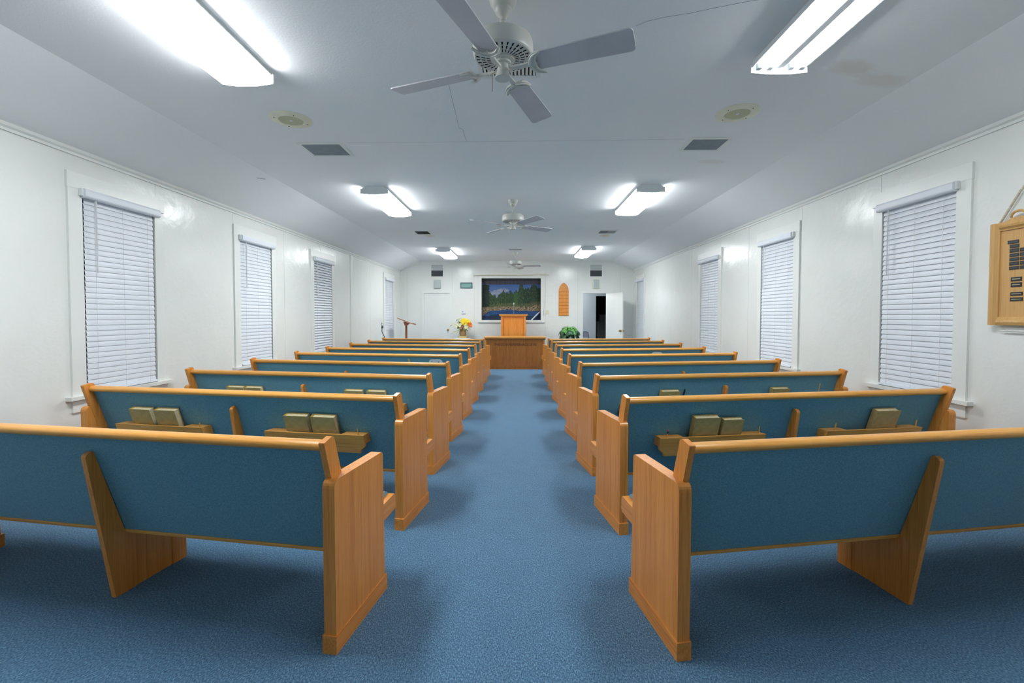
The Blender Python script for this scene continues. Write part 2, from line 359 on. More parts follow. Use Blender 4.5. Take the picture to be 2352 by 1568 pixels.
# ------------------------------------------------------------------ windows and blinds
def window(n, side, ya, yb, ztop):
    X = XL if side < 0 else XR; s = -side          # s points into the room
    def bx(d0, d1, y0, y1, z0, z1): x0, x1 = sorted((X+s*d0, X+s*d1)); return (x0, x1, y0, y1, z0, z1)
    w = link('window_%d' % n, None); structure(w)
    yo = min(yb+.10, YF-.045)
    # casing: the far jamb strip is thin so that the sheets next to it stay flush
    part('side_casing', B(bx(.0005, .018, ya-.115, ya, WZ0, ztop)), M['trim'], w, .003)
    part('side_casing', B(bx(.0005, .010, yb, yo, WZ0, ztop)), M['trim'], w, .003)
    part('head_casing', B(bx(.0005, .020, ya-.12, yo+.01, ztop, ztop+.125)), M['trim'], w, .003)
    part('stool', B(bx(-.05, .05, ya-.16, min(yo+.05, YF-.04), WZ0-.03, WZ0)), M['trim'], w, .006)
    part('apron', B(bx(.0005, .016, ya-.115, yo, WZ0-.13, WZ0-.0305)), M['trim'], w, .003)
    zm = 1.56; fr = .045
    bm = B(bx(-.112, -.075, ya, ya+fr, WZ0, ztop), bx(-.112, -.075, yb-fr, yb, WZ0, ztop), bx(-.112, -.075, ya+fr, yb-fr, WZ0, WZ0+.07),
           bx(-.112, -.075, ya+fr, yb-fr, ztop-fr, ztop), bx(-.112, -.07, ya+fr, yb-fr, zm-.025, zm+.025))
    part('sash', bm, M['trim'], w)
    part('pane', B(bx(-.096, -.092, ya+fr, yb-fr, WZ0+.07, zm-.025)), M['glass'], w)
    part('pane', B(bx(-.096, -.092, ya+fr, yb-fr, zm+.025, ztop-fr)), M['glass'], w)
_slat = {}
def blind(side, ya, yb, ztop, tilt, label, gapa=.012, gapb=.008, bottom=WZ0, skew=0):
    X = XL if side < 0 else XR; s = -side
    g = 'white venetian blinds on the ' + ('left' if side < 0 else 'right') + ' wall'
    t = thing('window_blind', label, 'blind', (X, ya, bottom), (0, 0, 0), g)
    H = ztop-bottom; L = yb-ya
    def bx(d0, d1, y0, y1, z0, z1): x0, x1 = sorted((s*d0, s*d1)); return (x0, x1, y0, y1, z0, z1)
    bm = bmesh.new(); prism(bm, rounded([(s*.02, H+.012), (s*.02, H-.062), (s*.052, H-.062), (s*.062, H-.05), (s*.062, H), (s*.05, H+.012)], [0, 0, .008, .01, .01, .008], 2), 'y', -.012, L+.012)
    part('valance', bm, M['slat'], t)
    part('headrail', B(bx(-.035, .0195, .004, L-.004, H-.055, H-.006)), M['slat'], t, .002)
    part('bracket', B(bx(.0205, .045, -.03, -.013, H-.05, H+.01)), M['housing'], t, .002)
    key = (round(L, 3), tilt, side)
    if key not in _slat:
        bm = bmesh.new(); pr = []
        for k in range(5):
            q = -.0245+.049*k/4; pr.append((q, .0026*(1-(q/.0245)**2)))
        c, sn = math.cos(tilt), math.sin(tilt)
        up = [(q*c-(h+.0012)*sn*0-h*sn*0, 0) for q, h in pr]
        pts = lambda o: [(s*(-.003+q*c+(h+o)*sn), -q*sn+(h+o)*c) for q, h in pr]
        prism(bm, pts(.0011)+pts(-.0011)[::-1], 'y', gapa, L-gapb)
        _slat[key] = mesh(bm, 'slat', M['slat'], smooth=.6)
    n = int((H-.10)/.0432); pz = (H-.075-.046)/(n-1)
    for k in range(n): link('slat', _slat[key], t, (0, 0, H-.075-pz*k), (0, 0, 0) if not skew else (skew*(k/n)**2, 0, 0))
    part('bottom_rail', B(bx(-.027, .021, gapa, L-gapb, .006, .024)), M['slat'], t, .004)
    for q in (.14, .5, .86):
        part('ladder_cord', B(bx(.0215, .0228, q*L-.002, q*L+.002, .02, H-.06), bx(-.0288, -.0275, q*L-.002, q*L+.002, .02, H-.06)), M['cord'], t)
    bm = bmesh.new(); yw = .10 if side < 0 else L-.10
    tube(bm, [(s*.036, yw, H-.06), (s*.036, yw+.004, H-.62)], .0055, 8); tube(bm, [(s*.036, yw+.004, H-.62), (s*.036, yw+.004, H-.65)], [.007, .004], 8); part('tilt_wand', bm, M['cord'], t)
LBL = ['white venetian blind nearest the camera on the left wall, slats tilted shut', 'white venetian blind second from the camera on the left wall, slats shut',
       'white venetian blind on the left wall with dark gaps between open slats', 'white venetian blind at the far left wall behind the microphone stand']
LBR = ['white venetian blind nearest the camera on the right wall, beside the wooden board', 'white venetian blind second from the camera on the right wall',
       'white venetian blind third from the camera on the right wall', 'white venetian blind at the far right wall beside the open door']
for i, (a, b) in enumerate(WIN_L):
    window(i+1, -1, a, b, WZ1); blind(-1, a, b, WZ1, (1.42, 1.38, 1.08, 1.3)[i], LBL[i], (.028, .022, .02, .02)[i], .016)
for i, (a, b) in enumerate(WIN_R):
    window(i+5, 1, a, b, WZ1+.02); blind(1, a, b, WZ1+.02, 1.36, LBR[i], .014, .012)

# ------------------------------------------------------------------ front wall doors, baptistery, back room
def casing(parent, x0, x1, z1):
    part('side_casing', B((x0-.075, x0, YF-.018, YF-.0005, 0, z1)), M['trim'], parent, .003)
    part('side_casing', B((x1, x1+.075, YF-.018, YF-.0005, 0, z1)), M['trim'], parent, .003)
    part('head_casing', B((x0-.075, x1+.075, YF-.018, YF-.0005, z1, z1+.075)), M['trim'], parent, .003)
def knob(parent, loc, d):
    bm = bmesh.new(); lathe(bm, [(.03, 0), (.03, .006), (.012, .01), (.011, .03), (.024, .038), (.028, .05), (.024, .062), (.01, .068)], 14)
    part('knob', bm, M['brass'], parent, smooth=.7, loc=loc, rot=(PI/2 if d < 0 else -PI/2, 0, 0))
d1 = structure(link('door_1', None)); casing(d1, *DL, DZ)
part('leaf', B((DL[0]+.004, DL[1]-.004, YF+.012, YF+.05, .008, DZ-.005)), M['trim'], d1, .002)
knob(d1, (-2.093, YF+.012, .972), -1)
for z in (.3, 1.75): part('hinge', B((DL[0]-.004, DL[0]+.012, YF-.004, YF+.013, z, z+.09)), M['trim'], d1, .002)
part('jamb', B((DL[0]-.0, DL[0]+.003, YF, YF+.12, 0, DZ), (DL[1]-.003, DL[1], YF, YF+.12, 0, DZ), (DL[0], DL[1], YF, YF+.12, DZ-.004, DZ)), M['trim'], d1)
d2 = structure(link('door_2', None)); casing(d2, *DR, DZ)
part('jamb', B((DR[0], DR[0]+.003, YF, YF+.12, 0, DZ), (DR[1]-.003, DR[1], YF, YF+.12, 0, DZ), (DR[0], DR[1], YF, YF+.12, DZ-.004, DZ)), M['trim'], d2)
lf = part('leaf', B((0, .695, -.036, 0, .008, DZ-.008)), M['trim'], d2, .002, loc=(DR[1]+.012, YF-.02, 0), rot=(0, 0, -1.08))
knob(lf, (.64, -.036, .965), -1); knob(lf, (.64, 0, .965), 1)
part('latch_plate', B((.694, .6965, -.028, -.008, .93, 1.0)), M['brass'], lf)
# baptistery opening
bz = structure(link('window_9', None))
x0, x1, z0, z1 = BAP
part('side_casing', B((x0-.07, x0, YF-.02, YF-.0005, z0, z1)), M['trim'], bz, .003)
part('side_casing', B((x1, x1+.07, YF-.02, YF-.0005, z0, z1)), M['trim'], bz, .003)
part('head_casing', B((x0-.07, x1+.07, YF-.02, YF-.0005, z1, z1+.05)), M['trim'], bz, .003)
part('sill', B((x0-.11, x1+.11, YF-.045, YF+.10, z0-.07, z0)), M['trim'], bz, .004)
part('reveal', B((x0-.012, x0, YF+.005, YF+.225, z0, z1), (x1, x1+.012, YF+.005, YF+.225, z0, z1), (x0-.012, x1+.012, YF+.005, YF+.225, z1, z1+.012), (x0-.012, x1+.012, YF+.105, YF+.225, z0-.02, z0-.008)), M['trim'], bz)
def mural():
    nx, nz = 300, 214
    from mathutils import noise as N
    def fb(x, y, o=4, s=0):
        v = 0; a = .5
        for k in range(o): v += a*N.noise((x*2**k+s, y*2**k+s*1.7, s)); a *= .5
        return v
    L = lambda *c: lin(*c)[:3]
    mix = lambda a, b, t: tuple(p+(q-p)*max(0, min(1, t)) for p, q in zip(a, b))
    spikes = [(random.random(), .02+.05*random.random(), .008+.012*random.random()) for _ in range(46)]
    def treeline(u):
        kn = [(0, .66), (.12, .64), (.17, .62), (.22, .57), (.26, .53), (.30, .62), (.36, .66), (.42, .655), (.46, .64), (.48, .72), (.50, .69), (.53, .62), (.57, .65), (.60, .66), (.62, .70), (.655, .85), (.69, .82), (.715, .72), (.745, .76), (.78, .74), (.80, .71), (.84, .80), (.86, .84), (.92, .84), (.94, .77), (.97, .76), (1, .80)]
        for (a, b), (c, d) in zip(kn, kn[1:]):
            if a <= u <= c: h = b+(d-b)*(u-a)/(c-a); break
        h += .018*N.noise((u*60, 3, 0))
        for (p, a, w) in spikes:
            if abs(u-p) < w: h += a*.8*(1-abs(u-p)/w)
        return h
    def colour(u, w):
        if w > .852+.006*N.noise((u*8, 0, 5)) and not (.01 < u < .115 and w < .862):
            return mix(L(52, 54, 62), L(78, 76, 84), .5+.9*N.noise((u*120, w*3, 1)))
        big = (.0 < u < .13+.02*N.noise((w*30, 1, 2))) and w > .33+.03*N.noise((u*40, 0, 1)) and w < .86-.35*abs(u-.06)
        if big: return mix(L(14, 30, 26), L(34, 60, 44), .4+1.2*fb(u*30, w*22, 3, 2))
        th = treeline(u)
        sh_top = .335+.012*N.noise((u*14, 2, 0))+.03*max(0, .2-abs(u-.45))-.02*(u < .2)
        if u > .84: sh_top += .07*(u-.84)/.16
        lake = .235 + .03*math.exp(-((u-.44)/.12)**2) - .05*max(0, u-.75) + .012*N.noise((u*24, 7, 0))
        if u < .13: lake = .10+1.0*u
        if w > th:
            t = (w-.55)/.3
            c = mix(L(120, 146, 188), L(54, 92, 154), t)
            c = mix(c, L(70, 104, 160), .5+1.4*fb(u*7, w*30, 3, 9))
            mt = .78-.9*abs(u-.38)*(.45 if u < .38 else .8)
            if w < mt+.02*N.noise((u*30, 0, 4)): c = mix(L(150, 158, 176), L(108, 126, 160), .5+1.5*fb(u*12, w*18, 3, 4))
            pk = .765-1.3*abs(u-.505)
            if w < pk: c = mix(L(52, 82, 146), L(86, 116, 170), .5+1.6*fb(u*20, w*20, 2, 6))
            return c
        if w > sh_top:
            n = fb(u*46, w*20, 4, 1)
            c = mix(L(22, 46, 32), L(66, 96, 56), .42+1.3*n-(.25 if u > .7 else 0))
            if abs(u-.575) < .035 and w < .66: c = mix(c, L(58, 104, 52), .55)
            if w < sh_top+.07: c = mix(c, L(96, 100, 62), .5+.8*n)
            if u > .8 and w < .45: c = mix(c, L(86, 84, 64), .4+.9*fb(u*30, w*40, 3, 8))
            return c
        if w > lake:
            n = N.noise((u*70, w*70, 3)); n2 = N.noise((u*34, w*60, 8))
            c = mix(L(84, 74, 60), L(190, 166, 126), .3+.95*n+.5*n2)
            return mix(c, L(56, 50, 46), .9 if n2 < -.33 else 0)
        n = fb(u*6, w*40, 3, 11)
        c = mix(L(24, 52, 94), L(46, 90, 146), .45+1.3*n)
        if w < .11: c = mix(c, L(14, 26, 44), .6)
        if .13 < u < .3 and w < .14+.08*N.noise((u*90, 0, 2)): c = mix(c, L(16, 34, 40), .7)
        return c
    V = []; C = []; F = []
    X0, X1, Z0, Z1 = x0-.02, x1+.02, z0-.02, z1+.02
    for j in range(nz+1):
        for i in range(nx+1):
            V.append((X0+(X1-X0)*i/nx, YF+.215, Z0+(Z1-Z0)*j/nz)); C.append(colour(i/nx, j/nz))
    for j in range(nz):
        for i in range(nx): a = j*(nx+1)+i; F.append((a, a+1, a+nx+2, a+nx+1))
    me = bpy.data.meshes.new('mural'); me.from_pydata(V, [], F); me.materials.append(M['mural'])
    ca = me.color_attributes.new('paint', 'FLOAT_COLOR', 'POINT')
    ca.data.foreach_set('color', [q for c in C for q in (max(0, c[0]), max(0, c[1]), max(0, c[2]), 1)])
    o = link('mural', me); tag(o, 'painted mural of lake, rocky shore, pines and mountain in the front wall opening', 'mural')
    so = o.modifiers.new('thickness', 'SOLIDIFY'); so.thickness = .01; so.offset = -1
mural()
t = thing('handrail', 'slanting white handrail in the lower right corner of the mural opening', 'handrail', (.40, YF+.16, 1.257))
bm = bmesh.new(); tube(bm, [(-.02, 0, .012), (.215, 0, .245)], .020, 10); part('rail_tube', bm, M['white_plastic'], t, smooth=.8)
bm = bmesh.new(); lathe(bm, [(.035, 0), (.035, .008), (.024, .014)], 12); part('foot_flange', bm, M['white_plastic'], t, loc=(-.02, 0, 0))

# back room seen through the open door
structure(part('floor_back_room', B((.9, 4.4, YF+.02, 17.2, -.12, 0)), M['carpet']))
structure(part('ceiling_back_room', B((.9, 4.4, YF+.131, 17.2, 2.35, 2.45)), M['grey_room']))
structure(part('wall_back_room', B((.9, 2.54, 15.0, 15.1, 0, 2.35), (2.54, 3.4, 15.0, 15.1, 2.04, 2.35), (3.4, 4.4, 15.0, 15.1, 0, 2.35)), M['grey_room']))
structure(part('wall_back_room_left', B((.8, .9, YF+.131, 17.2, 0, 2.35)), M['grey_room']))
structure(part('wall_back_room_right', B((4.4, 4.5, YF+.131, 17.2, 0, 2.35)), M['grey_room']))
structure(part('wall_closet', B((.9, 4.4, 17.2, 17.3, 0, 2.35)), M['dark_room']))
ld = bpy.data.lights.new('back_room_fill', 'POINT'); ld.energy = 48; ld.shadow_soft_size = .12; ld.color = (.95, .98, 1)  # unseen fill light, added to brighten the back room wall
link('back_room_fill', ld, None, (1.35, 14.2, 2.1))
t = thing('storage_cabinet', 'grey cabinet standing in the dark doorway beyond the open door', 'cabinet', (3.05, 16.2, 0))
part('body', B((-.28, .28, 0, .45, 0.06, 1.19)), M['cabinet_grey'], t, .006); part('plinth', B((-.25, .25, .02, .43, 0, .06)), M['dark_room'], t)
part('door_panel', B((-.27, -.005, -.016, -.0005, .09, 1.17)), M['cabinet_grey'], t, .003); part('door_panel', B((.005, .27, -.016, -.0005, .09, 1.17)), M['cabinet_grey'], t, .003)
t = thing('storage_box', 'dim grey box on top of the cabinet beyond the open door', 'box', (3.08, 16.35, 1.19))
part('carton', B((-.2, .2, -.1, .18, 0, .2)), M['cabinet_grey'], t, .004); part('lid', B((-.21, .21, -.11, .19, .2, .24)), M['cabinet_grey'], t, .004)
t = thing('folding_chair', 'grey metal folding chair by the pale wall beyond the open door', 'chair', (2.0, 14.35, 0), (0, 0, .12))
bm = bmesh.new(); tube(bm, [(-.22, .12, 0), (-.21, .02, .45), (-.2, -.06, .72), (-.17, -.09, .86), (-.1, -.1, .9), (.1, -.1, .9), (.17, -.09, .86), (.2, -.06, .72), (.21, .02, .45), (.22, .12, 0)], .013, 8); part('frame', bm, M['chair_grey'], t, smooth=.8)
bm = bmesh.new(); prism(bm, rounded([(-.185, .71), (.185, .71), (.185, .885), (-.185, .885)], [.02, .02, .07, .07], 4), 'y', -.085, -.07); part('backrest', bm, M['chair_grey'], t)
part('seat', B((-.2, .2, .03, .43, .43, .455)), M['chair_grey'], t, .01)
for s in (-1, 1):
    bm = bmesh.new(); tube(bm, [(s*.2, .4, .43), (s*.21, .02, .0)], .011, 8); part('leg', bm, M['chair_grey'], t)
# ------------------------------------------------------------------ pews
PL = [1.788, 2.851, 3.873, 4.908, 5.959, 6.991, 8.029, 9.049, 10.063]
PR = [1.7755, 2.8144, 3.8641, 4.9275, 5.9872, 7.0657, 8.142, 9.1986, 10.2216]
PEW = {-1: (-.7412, .1551, 2.4882, PL), 1: (.6333, .1713, 2.5049, PR)}
SLOPE, BV = .326, .036                     # rear face of the back: v = BV + (.86 - z) * SLOPE
def bv(z): return BV+(.86-z)*SLOPE
def pew(side):
    s = side; L = PEW[side][2]
    t = thing('pew', '', 'pew')
    def X(u): return s*u
    def bx(u0, u1, v0, v1, z0, z1): a, b = sorted((X(u0), X(u1))); return (a, b, v0, v1, z0, z1)
    prof = rounded([(.004, .02), (.449, .02), (.431, .704), (.0, .711)], [0, 0, .02, .035], 5)
    for (u0, u1) in ((0, .053), (L-.053, L)):
        bm = bmesh.new(); a, b = sorted((X(u0), X(u1))); prism(bm, prof, 'x', a, b)
        ep = part('end_panel', bm, M['wood_z'], t, .004)
        part('base_block', B(bx(u0-.005, u1+.004, -.004, .462, 0, .074)), M['wood_y'], ep, .003)
    # leaning posts
    for (u0, u1) in ((.030, .056), (L-.056, L-.030)):
        def pv(z): return -.018+(.86-z)*.30
        poly = rounded([(pv(.36), .36), (pv(.36)+.085, .36), (pv(.886)+.076, .884), (pv(.868), .868)], [0, 0, .02, .008], 4)
        bm = bmesh.new(); a, b = sorted((X(u0), X(u1))); prism(bm, poly, 'x', a, b); part('back_post', bm, M['wood_z'], t, .003)
    # back panel
    ia, ib = .0565, L-.0565
    bm = bmesh.new(); a, b = sorted((X(ia), X(ib)))
    prism(bm, [(bv(.315), .315), (bv(.315)+.05, .322), (bv(.83)+.045, .83), (bv(.83), .83)], 'x', a, b)
    part('back_panel', bm, M['fabric'], t)
    bm = bmesh.new(); prism(bm, rounded([(bv(.296)-.006, .296), (bv(.296)+.055, .296), (bv(.3145)+.055, .3145), (bv(.3145)-.006, .3145)], [.004, 0, 0, .004], 2), 'x', a, b)
    part('bottom_trim', bm, M['wood_x'], t)
    # bullnose top rail
    c0 = bv(.845)+.012; poly = []
    for k in range(14):
        an = 2*PI*k/14; poly.append((c0+.038*math.cos(an), .837+.022*math.sin(an)))
    bm = bmesh.new(); prism(bm, poly, 'x', a, b); part('top_rail', bm, M['wood_x'], t, smooth=.9)
    # centre support
    uc = L*.5+.03
    poly = rounded([(.158, 0), (.262, 0), (.262, .295), (bv(.295)-.007, .295), (bv(.748)-.0005, .748), (.036, .735)], [0, 0, 0, 0, .012, .035], 5)
    bm = bmesh.new(); a2, b2 = sorted((X(uc-.0125), X(uc+.0125))); prism(bm, poly, 'x', a2, b2); cs = part('center_support', bm, M['wood_z'], t, .003)
    part('under_seat_panel', B(bx(uc-.010, uc+.010, .2625, .462, 0, .30)), M['wood_z'], cs, .001)
    part('front_strip', B(bx(uc-.015, uc+.015, .4625, .548, 0, .37)), M['wood_z'], cs, .002)
    # seat
    sv = bv(.42)+.05
    poly = rounded([(sv, .362), (.575, .372), (.583, .43), (.545, .462), (sv, .44)], [0, .01, .03, .03, 0], 4)
    bm = bmesh.new(); prism(bm, poly, 'x', *sorted((X(.041), X(L-.041)))); part('seat_cushion', bm, M['seat_fabric'], t, smooth=.7)
    for (u0, u1) in ((.004, .040), (L-.040, L-.004)):
        bm = bmesh.new(); prism(bm, rounded([(.450, .345), (.582, .355), (.588, .372), (.583, .428), (.575, .438), (.447, .430)], [0, .006, .006, .006, .006, 0], 2), 'x', *sorted((X(u0), X(u1))))
        part('seat_end', bm, M['wood_y'], t, .002)
    return t
def rack(t, side, ua, ub):
    s = side
    d = .088
    sx = lambda u: s*u
    r = link('book_rack', None, t)
    # front board with a grip slot and scalloped ends, leaning with the back
    def fb(u, z): return (sx(u), bv(z)-d, z)
    n = ub-ua; z0, z1 = .458, .588
    sl0, sl1 = ua+n*.40, ua+n*.70
    cols = [ua, ua+.022, ua+.05, sl0, sl1, ub-.05, ub-.022, ub]
    bm = bmesh.new()
    def plate(u0, u1, za, zb, d0=d, th=.018):
        a = [bm.verts.new((sx(u), bv(z)-d0+w, z)) for u in (u0, u1) for z in (za, zb) for w in (0, th)]
        for f in ((0, 1, 3, 2), (4, 6, 7, 5), (0, 4, 5, 1), (2, 3, 7, 6), (0, 2, 6, 4), (1, 5, 7, 3)): bm.faces.new([a[k] for k in f])
    plate(ua+.06, sl0, z0, z1); plate(sl1, ub-.06, z0, z1); plate(sl0, sl1, .545, z1); plate(sl0, sl1, z0, .478)
    for sg in (0, 1):       # scalloped end outline
        pts = [(0, z1), (.06, z1), (.06, z0), (.042, z0), (.040, z0+.016), (.030, z0+.030), (.014, z0+.038), (.004, z0+.05), (0, z0+.062)]
        A = []; Bv = []
        for q, z in pts:
            u = ua+q if sg == 0 else ub-q
            A.append(bm.verts.new((sx(u), bv(z)-d, z))); Bv.append(bm.verts.new((sx(u), bv(z)-d+.018, z)))
        bm.faces.new(A); bm.faces.new(Bv[::-1])
        for k in range(len(A)): bm.faces.new((A[k], A[(k+1) % len(A)], Bv[(k+1) % len(A)], Bv[k]))
    part('front_board', bm, M['wood_x'], r)
    for (u0, u1) in ((ua+.004, ua+.165), (ub-.165, ub-.004)):
        bm = bmesh.new()
        a = [bm.verts.new((sx(u), bv(z)-w, z)) for u in (u0, u1) for z in (.525, .588) for w in (d-.0185, .001)]
        for f in ((0, 1, 3, 2), (4, 6, 7, 5), (0, 4, 5, 1), (2, 3, 7, 6), (0, 2, 6, 4), (1, 5, 7, 3)): bm.faces.new([a[k] for k in f])
        part('end_block', bm, M['wood_x'], r, .002)
    bm = bmesh.new()
    a = [bm.verts.new((sx(u), bv(z)-w, z)) for u in (ua+.06, ub-.06) for z in (.460, .472) for w in (d-.0185, .001)]
    for f in ((0, 1, 3, 2), (4, 6, 7, 5), (0, 4, 5, 1), (2, 3, 7, 6), (0, 2, 6, 4), (1, 5, 7, 3)): bm.faces.new([a[k] for k in f])
    part('shelf', bm, M['wood_x'], r)
ROWN = ['nearest the camera', 'second from the camera', 'third from the camera', 'fourth from the camera', 'fifth from the camera', 'fifth from the front',
        'third from the front, counting back', 'second from the front', 'at the very front']
ROWN = ['nearest the camera', 'second from the camera', 'third from the camera', 'fourth from the camera', 'fifth from the camera',
        'fourth from the front', 'third from the front', 'second from the front', 'frontmost, beside the communion table']
EXTRA = {(-1, 1): ', no racks', (1, 1): ', no racks', (-1, 2): ', four hymnals behind', (1, 2): ', three hymnals behind', (-1, 3): ', two hymnal pairs behind', (1, 3): ', two single hymnals behind'}
PEWS = {}
for side in (-1, 1):
    a, th, L, ys = PEW[side]; word = 'left' if side < 0 else 'right'
    p1 = pew(side); proto = None
    for i in range(9):
        if i == 0: o = p1
        elif i == 1:
            o = copy_tree(p1); rack(o, side, .29, 1.02 if side < 0 else 1.04); rack(o, side, 1.51, 2.235 if side < 0 else 2.275); proto = o
        else: o = copy_tree(proto)
        o.location = (a, ys[i], 0); o.rotation_euler = (0, 0, side*th)
        tag(o, 'blue-backed oak pew %s of the aisle, %s%s' % (word, ROWN[i], EXTRA.get((side, i+1), '')), 'pew', 'pews %s of the aisle' % word)
        PEWS[(side, i+1)] = o

# ------------------------------------------------------------------ hymnals and small things in the racks
def pew_pt(side, row, u, v, z):
    a, th, L, ys = PEW[side]; c, s = math.cos(th), math.sin(th)
    return Vector((a+side*u*c-side*v*s, ys[row-1]+u*s+v*c, z))
LEAN = math.atan(SLOPE)
def make_book(w, h, d, cov, gap=.006, spine=-1):
    t = thing('hymnal', '', 'book')
    sx = lambda x: x*(-spine)
    def bx(x0, x1, *r): p, q = sorted((sx(x0), sx(x1))); return (p, q)+r
    bm = B(bx(-w/2, w/2, -d/2, -d/2+.003, 0, h), bx(-w/2, w/2, d/2-.003, d/2, 0, h), bx(-w/2, -w/2+.003, -d/2+.003, d/2-.003, 0, h))
    part('cover', bm, cov, t)
    part('pages', B(bx(-w/2+.004, w/2-.006, -d/2+.0032, d/2-.0032, .004, h-.006)), M['pages'], t)
    part('headband', B(bx(-w/2+.0045, -w/2+.012, -d/2+.008, d/2-.008, h-.0058, h-.002)), M['gold'], t)
    return t
def put(o, side, row, u, off, z, yaw=0, tilt=0, lean=LEAN):
    """stand an object on the rack shelf; off = distance of its middle behind the fabric"""
    th = PEW[side][1]
    o.matrix_world = Matrix.Translation(pew_pt(side, row, u, bv(z)-off, z)) @ Matrix.Rotation(side*th+yaw, 4, 'Z') @ Matrix.Rotation(lean, 4, 'X') @ Matrix.Rotation(tilt, 4, 'Y')
BW, BH, BD = .172, .246, .042
protos = {}
def hymnal(side, row, u, label, w=BW, h=BH, d=BD, cov='cover', off=.037, tilt=0, yaw=0, z=.4735):
    k = (w, h, d, cov)
    if k not in protos: protos[k] = make_book(w, h, d, M[cov]); o = protos[k]
    else: o = copy_tree(protos[k])
    put(o, side, row, u, off, z, yaw, tilt); tag(o, label, 'book', 'hymnals in the pew racks')
PW = {2: 'second', 3: 'third', 4: 'fourth', 5: 'fifth'}
def hy(side, row, us, where, **k):
    w = 'left' if side < 0 else 'right'
    order = sorted(us, key=lambda u: u if side > 0 else -u)
    for i, u in enumerate(order):
        pos = 'alone' if len(us) == 1 else ('left of two' if i == 0 else 'right of two')
        lab = 'olive hymnal, %s, %s rack of the %s %s pew from the camera' % (pos, where, PW[row], w)
        hymnal(side, row, u, lab, **k)
hy(-1, 2, [2.022, 1.812], 'wall-end'); hy(-1, 2, [.782, .582], 'aisle-end')
hy(-1, 3, [1.974, 1.785], 'wall-end'); hy(-1, 3, [.765, .548], 'aisle-end')
hy(-1, 4, [1.99, 1.805], 'wall-end'); hy(-1, 4, [.762], 'aisle-end')
hymnal(1, 2, .615, 'tall olive hymnal, left of two, in the aisle-end rack of the second right pew', w=.182, h=.258)
hymnal(1, 2, .800, 'shorter olive hymnal with its cover standing off beside the tall one, second right pew', w=.148, h=.238, d=.032, off=.046)
hymnal(1, 2, 1.985, 'tan hymnal alone in the wall-end rack behind the second right pew', w=.190, h=.262, cov='cover_tan')
hymnal(1, 3, .735, 'olive hymnal beside the green pen, third right pew from the camera', w=.178, h=.252)
hymnal(1, 3, 1.83, 'olive hymnal alone left of the standing pencil, third right pew', w=.178, h=.25)
hy(1, 4, [.548, .725], 'aisle-end'); hymnal(1, 4, 1.80, 'brown topped hymnal alone in the wall-end rack of the fourth right pew', cov='cover_tan')
hy(1, 5, [.58, .755], 'aisle-end', h=.27); hy(1, 5, [1.79, 1.965], 'wall-end', h=.262)
hy(-1, 5, [.548, .725], 'aisle-end', h=.264)
hy(-1, 5, [1.985, 1.80], 'wall-end')
def pencil(side, row, u, label, h=.075, tilt=0, mats=('pencil', None), off=.07, z=.5885, lean=None):
    t = thing('pencil', '', 'pencil')
    bm = bmesh.new(); lathe(bm, [(.0038, 0), (.0038, h)], 6); part('barrel', bm, M[mats[0]], t)
    if mats[1]:
        bm = bmesh.new(); lathe(bm, [(.0042, h*.62), (.0042, h)], 8); part('grip', bm, M['pencil_black'], t)
        bm = bmesh.new(); lathe(bm, [(.0042, h), (.0042, h+.008), (.003, h+.011)], 8); part('eraser', bm, M['eraser'], t)
    else:
        bm = bmesh.new(); lathe(bm, [(.0038, h), (.001, h+.01)], 6); part('tip', bm, M['pencil'], t)
    put(t, side, row, u, off, z, 0, tilt, LEAN*.2 if lean is None else lean); tag(t, label, 'pencil', 'pencils in the pew racks')
pencil(-1, 2, 1.545, 'short yellow pencil end in the wall-end rack of the second left pew', .022, .2)
pencil(-1, 2, .335, 'short yellow pencil end in the aisle-end rack of the second left pew', .035, -.08)
pencil(1, 2, .34, 'black pencil with pink eraser in the aisle-end rack, second right pew', .042, .15, ('pencil', 1))
pencil(1, 2, 1.0, 'yellow pencil right of the hymnal pair in the second right pew rack', .042, .05)
pencil(1, 2, 1.58, 'yellow pencil left of the tan hymnal in the second right pew rack', .042, .15)
pencil(1, 2, 2.235, 'yellow pencil right of the tan hymnal, wall-end of the second right pew', .042, .15)
pencil(1, 3, 2.22, 'long sharpened pencil standing in the wall-end rack of the third right pew', .15, .16)
t = thing('pen', '', 'pen'); bm = bmesh.new(); lathe(bm, [(.006, 0), (.006, .13)], 8); part('barrel', bm, M['green_pen'], t)
bm = bmesh.new(); lathe(bm, [(.0075, .10), (.0075, .165), (.004, .17)], 8); part('cap', bm, M['black'], t)
put(t, 1, 3, .862, .03, .56, 0, .10); tag(t, 'green pen with black cap beside the hymnal, third right pew', 'pen')
def hand_fan(side, row, u, label, printed):
    t = thing('hand_fan', '', 'hand fan')
    w, h = .105, .292
    bm = bmesh.new(); prism(bm, rounded([(-w*.7, .13), (w*.7, .13), (w, .22), (w*.88, h+.045), (-w*.88, h+.045), (-w, .22)], [.03, .03, .02, .05, .05, .02], 5), 'y', 0, .002); part('card', bm, M['paper'], t)
    part('stick', B((-.009, .009, .0022, .005, 0, .24)), M['card_tan'], t)
    if printed:
        bm = B((-.058, -.048, -.0012, -.0002, .19, .312), (.034, .050, -.0012, -.0002, .19, .302))
        for k in range(6): box(bm, -.036, .026, -.0012, -.0002, .21+.016*k, .2125+.016*k)
        part('print', bm, M['purple'], t)
    put(t, side, row, u, .02, .4735, 0, -.03 if side < 0 else .03); tag(t, label, 'hand fan')
hand_fan(-1, 5, .385, 'white paper hand fan with purple print behind the fifth left pew', True)
hand_fan(1, 6, 1.64, 'plain white paper hand fan peeking above the fifth right pew', False)
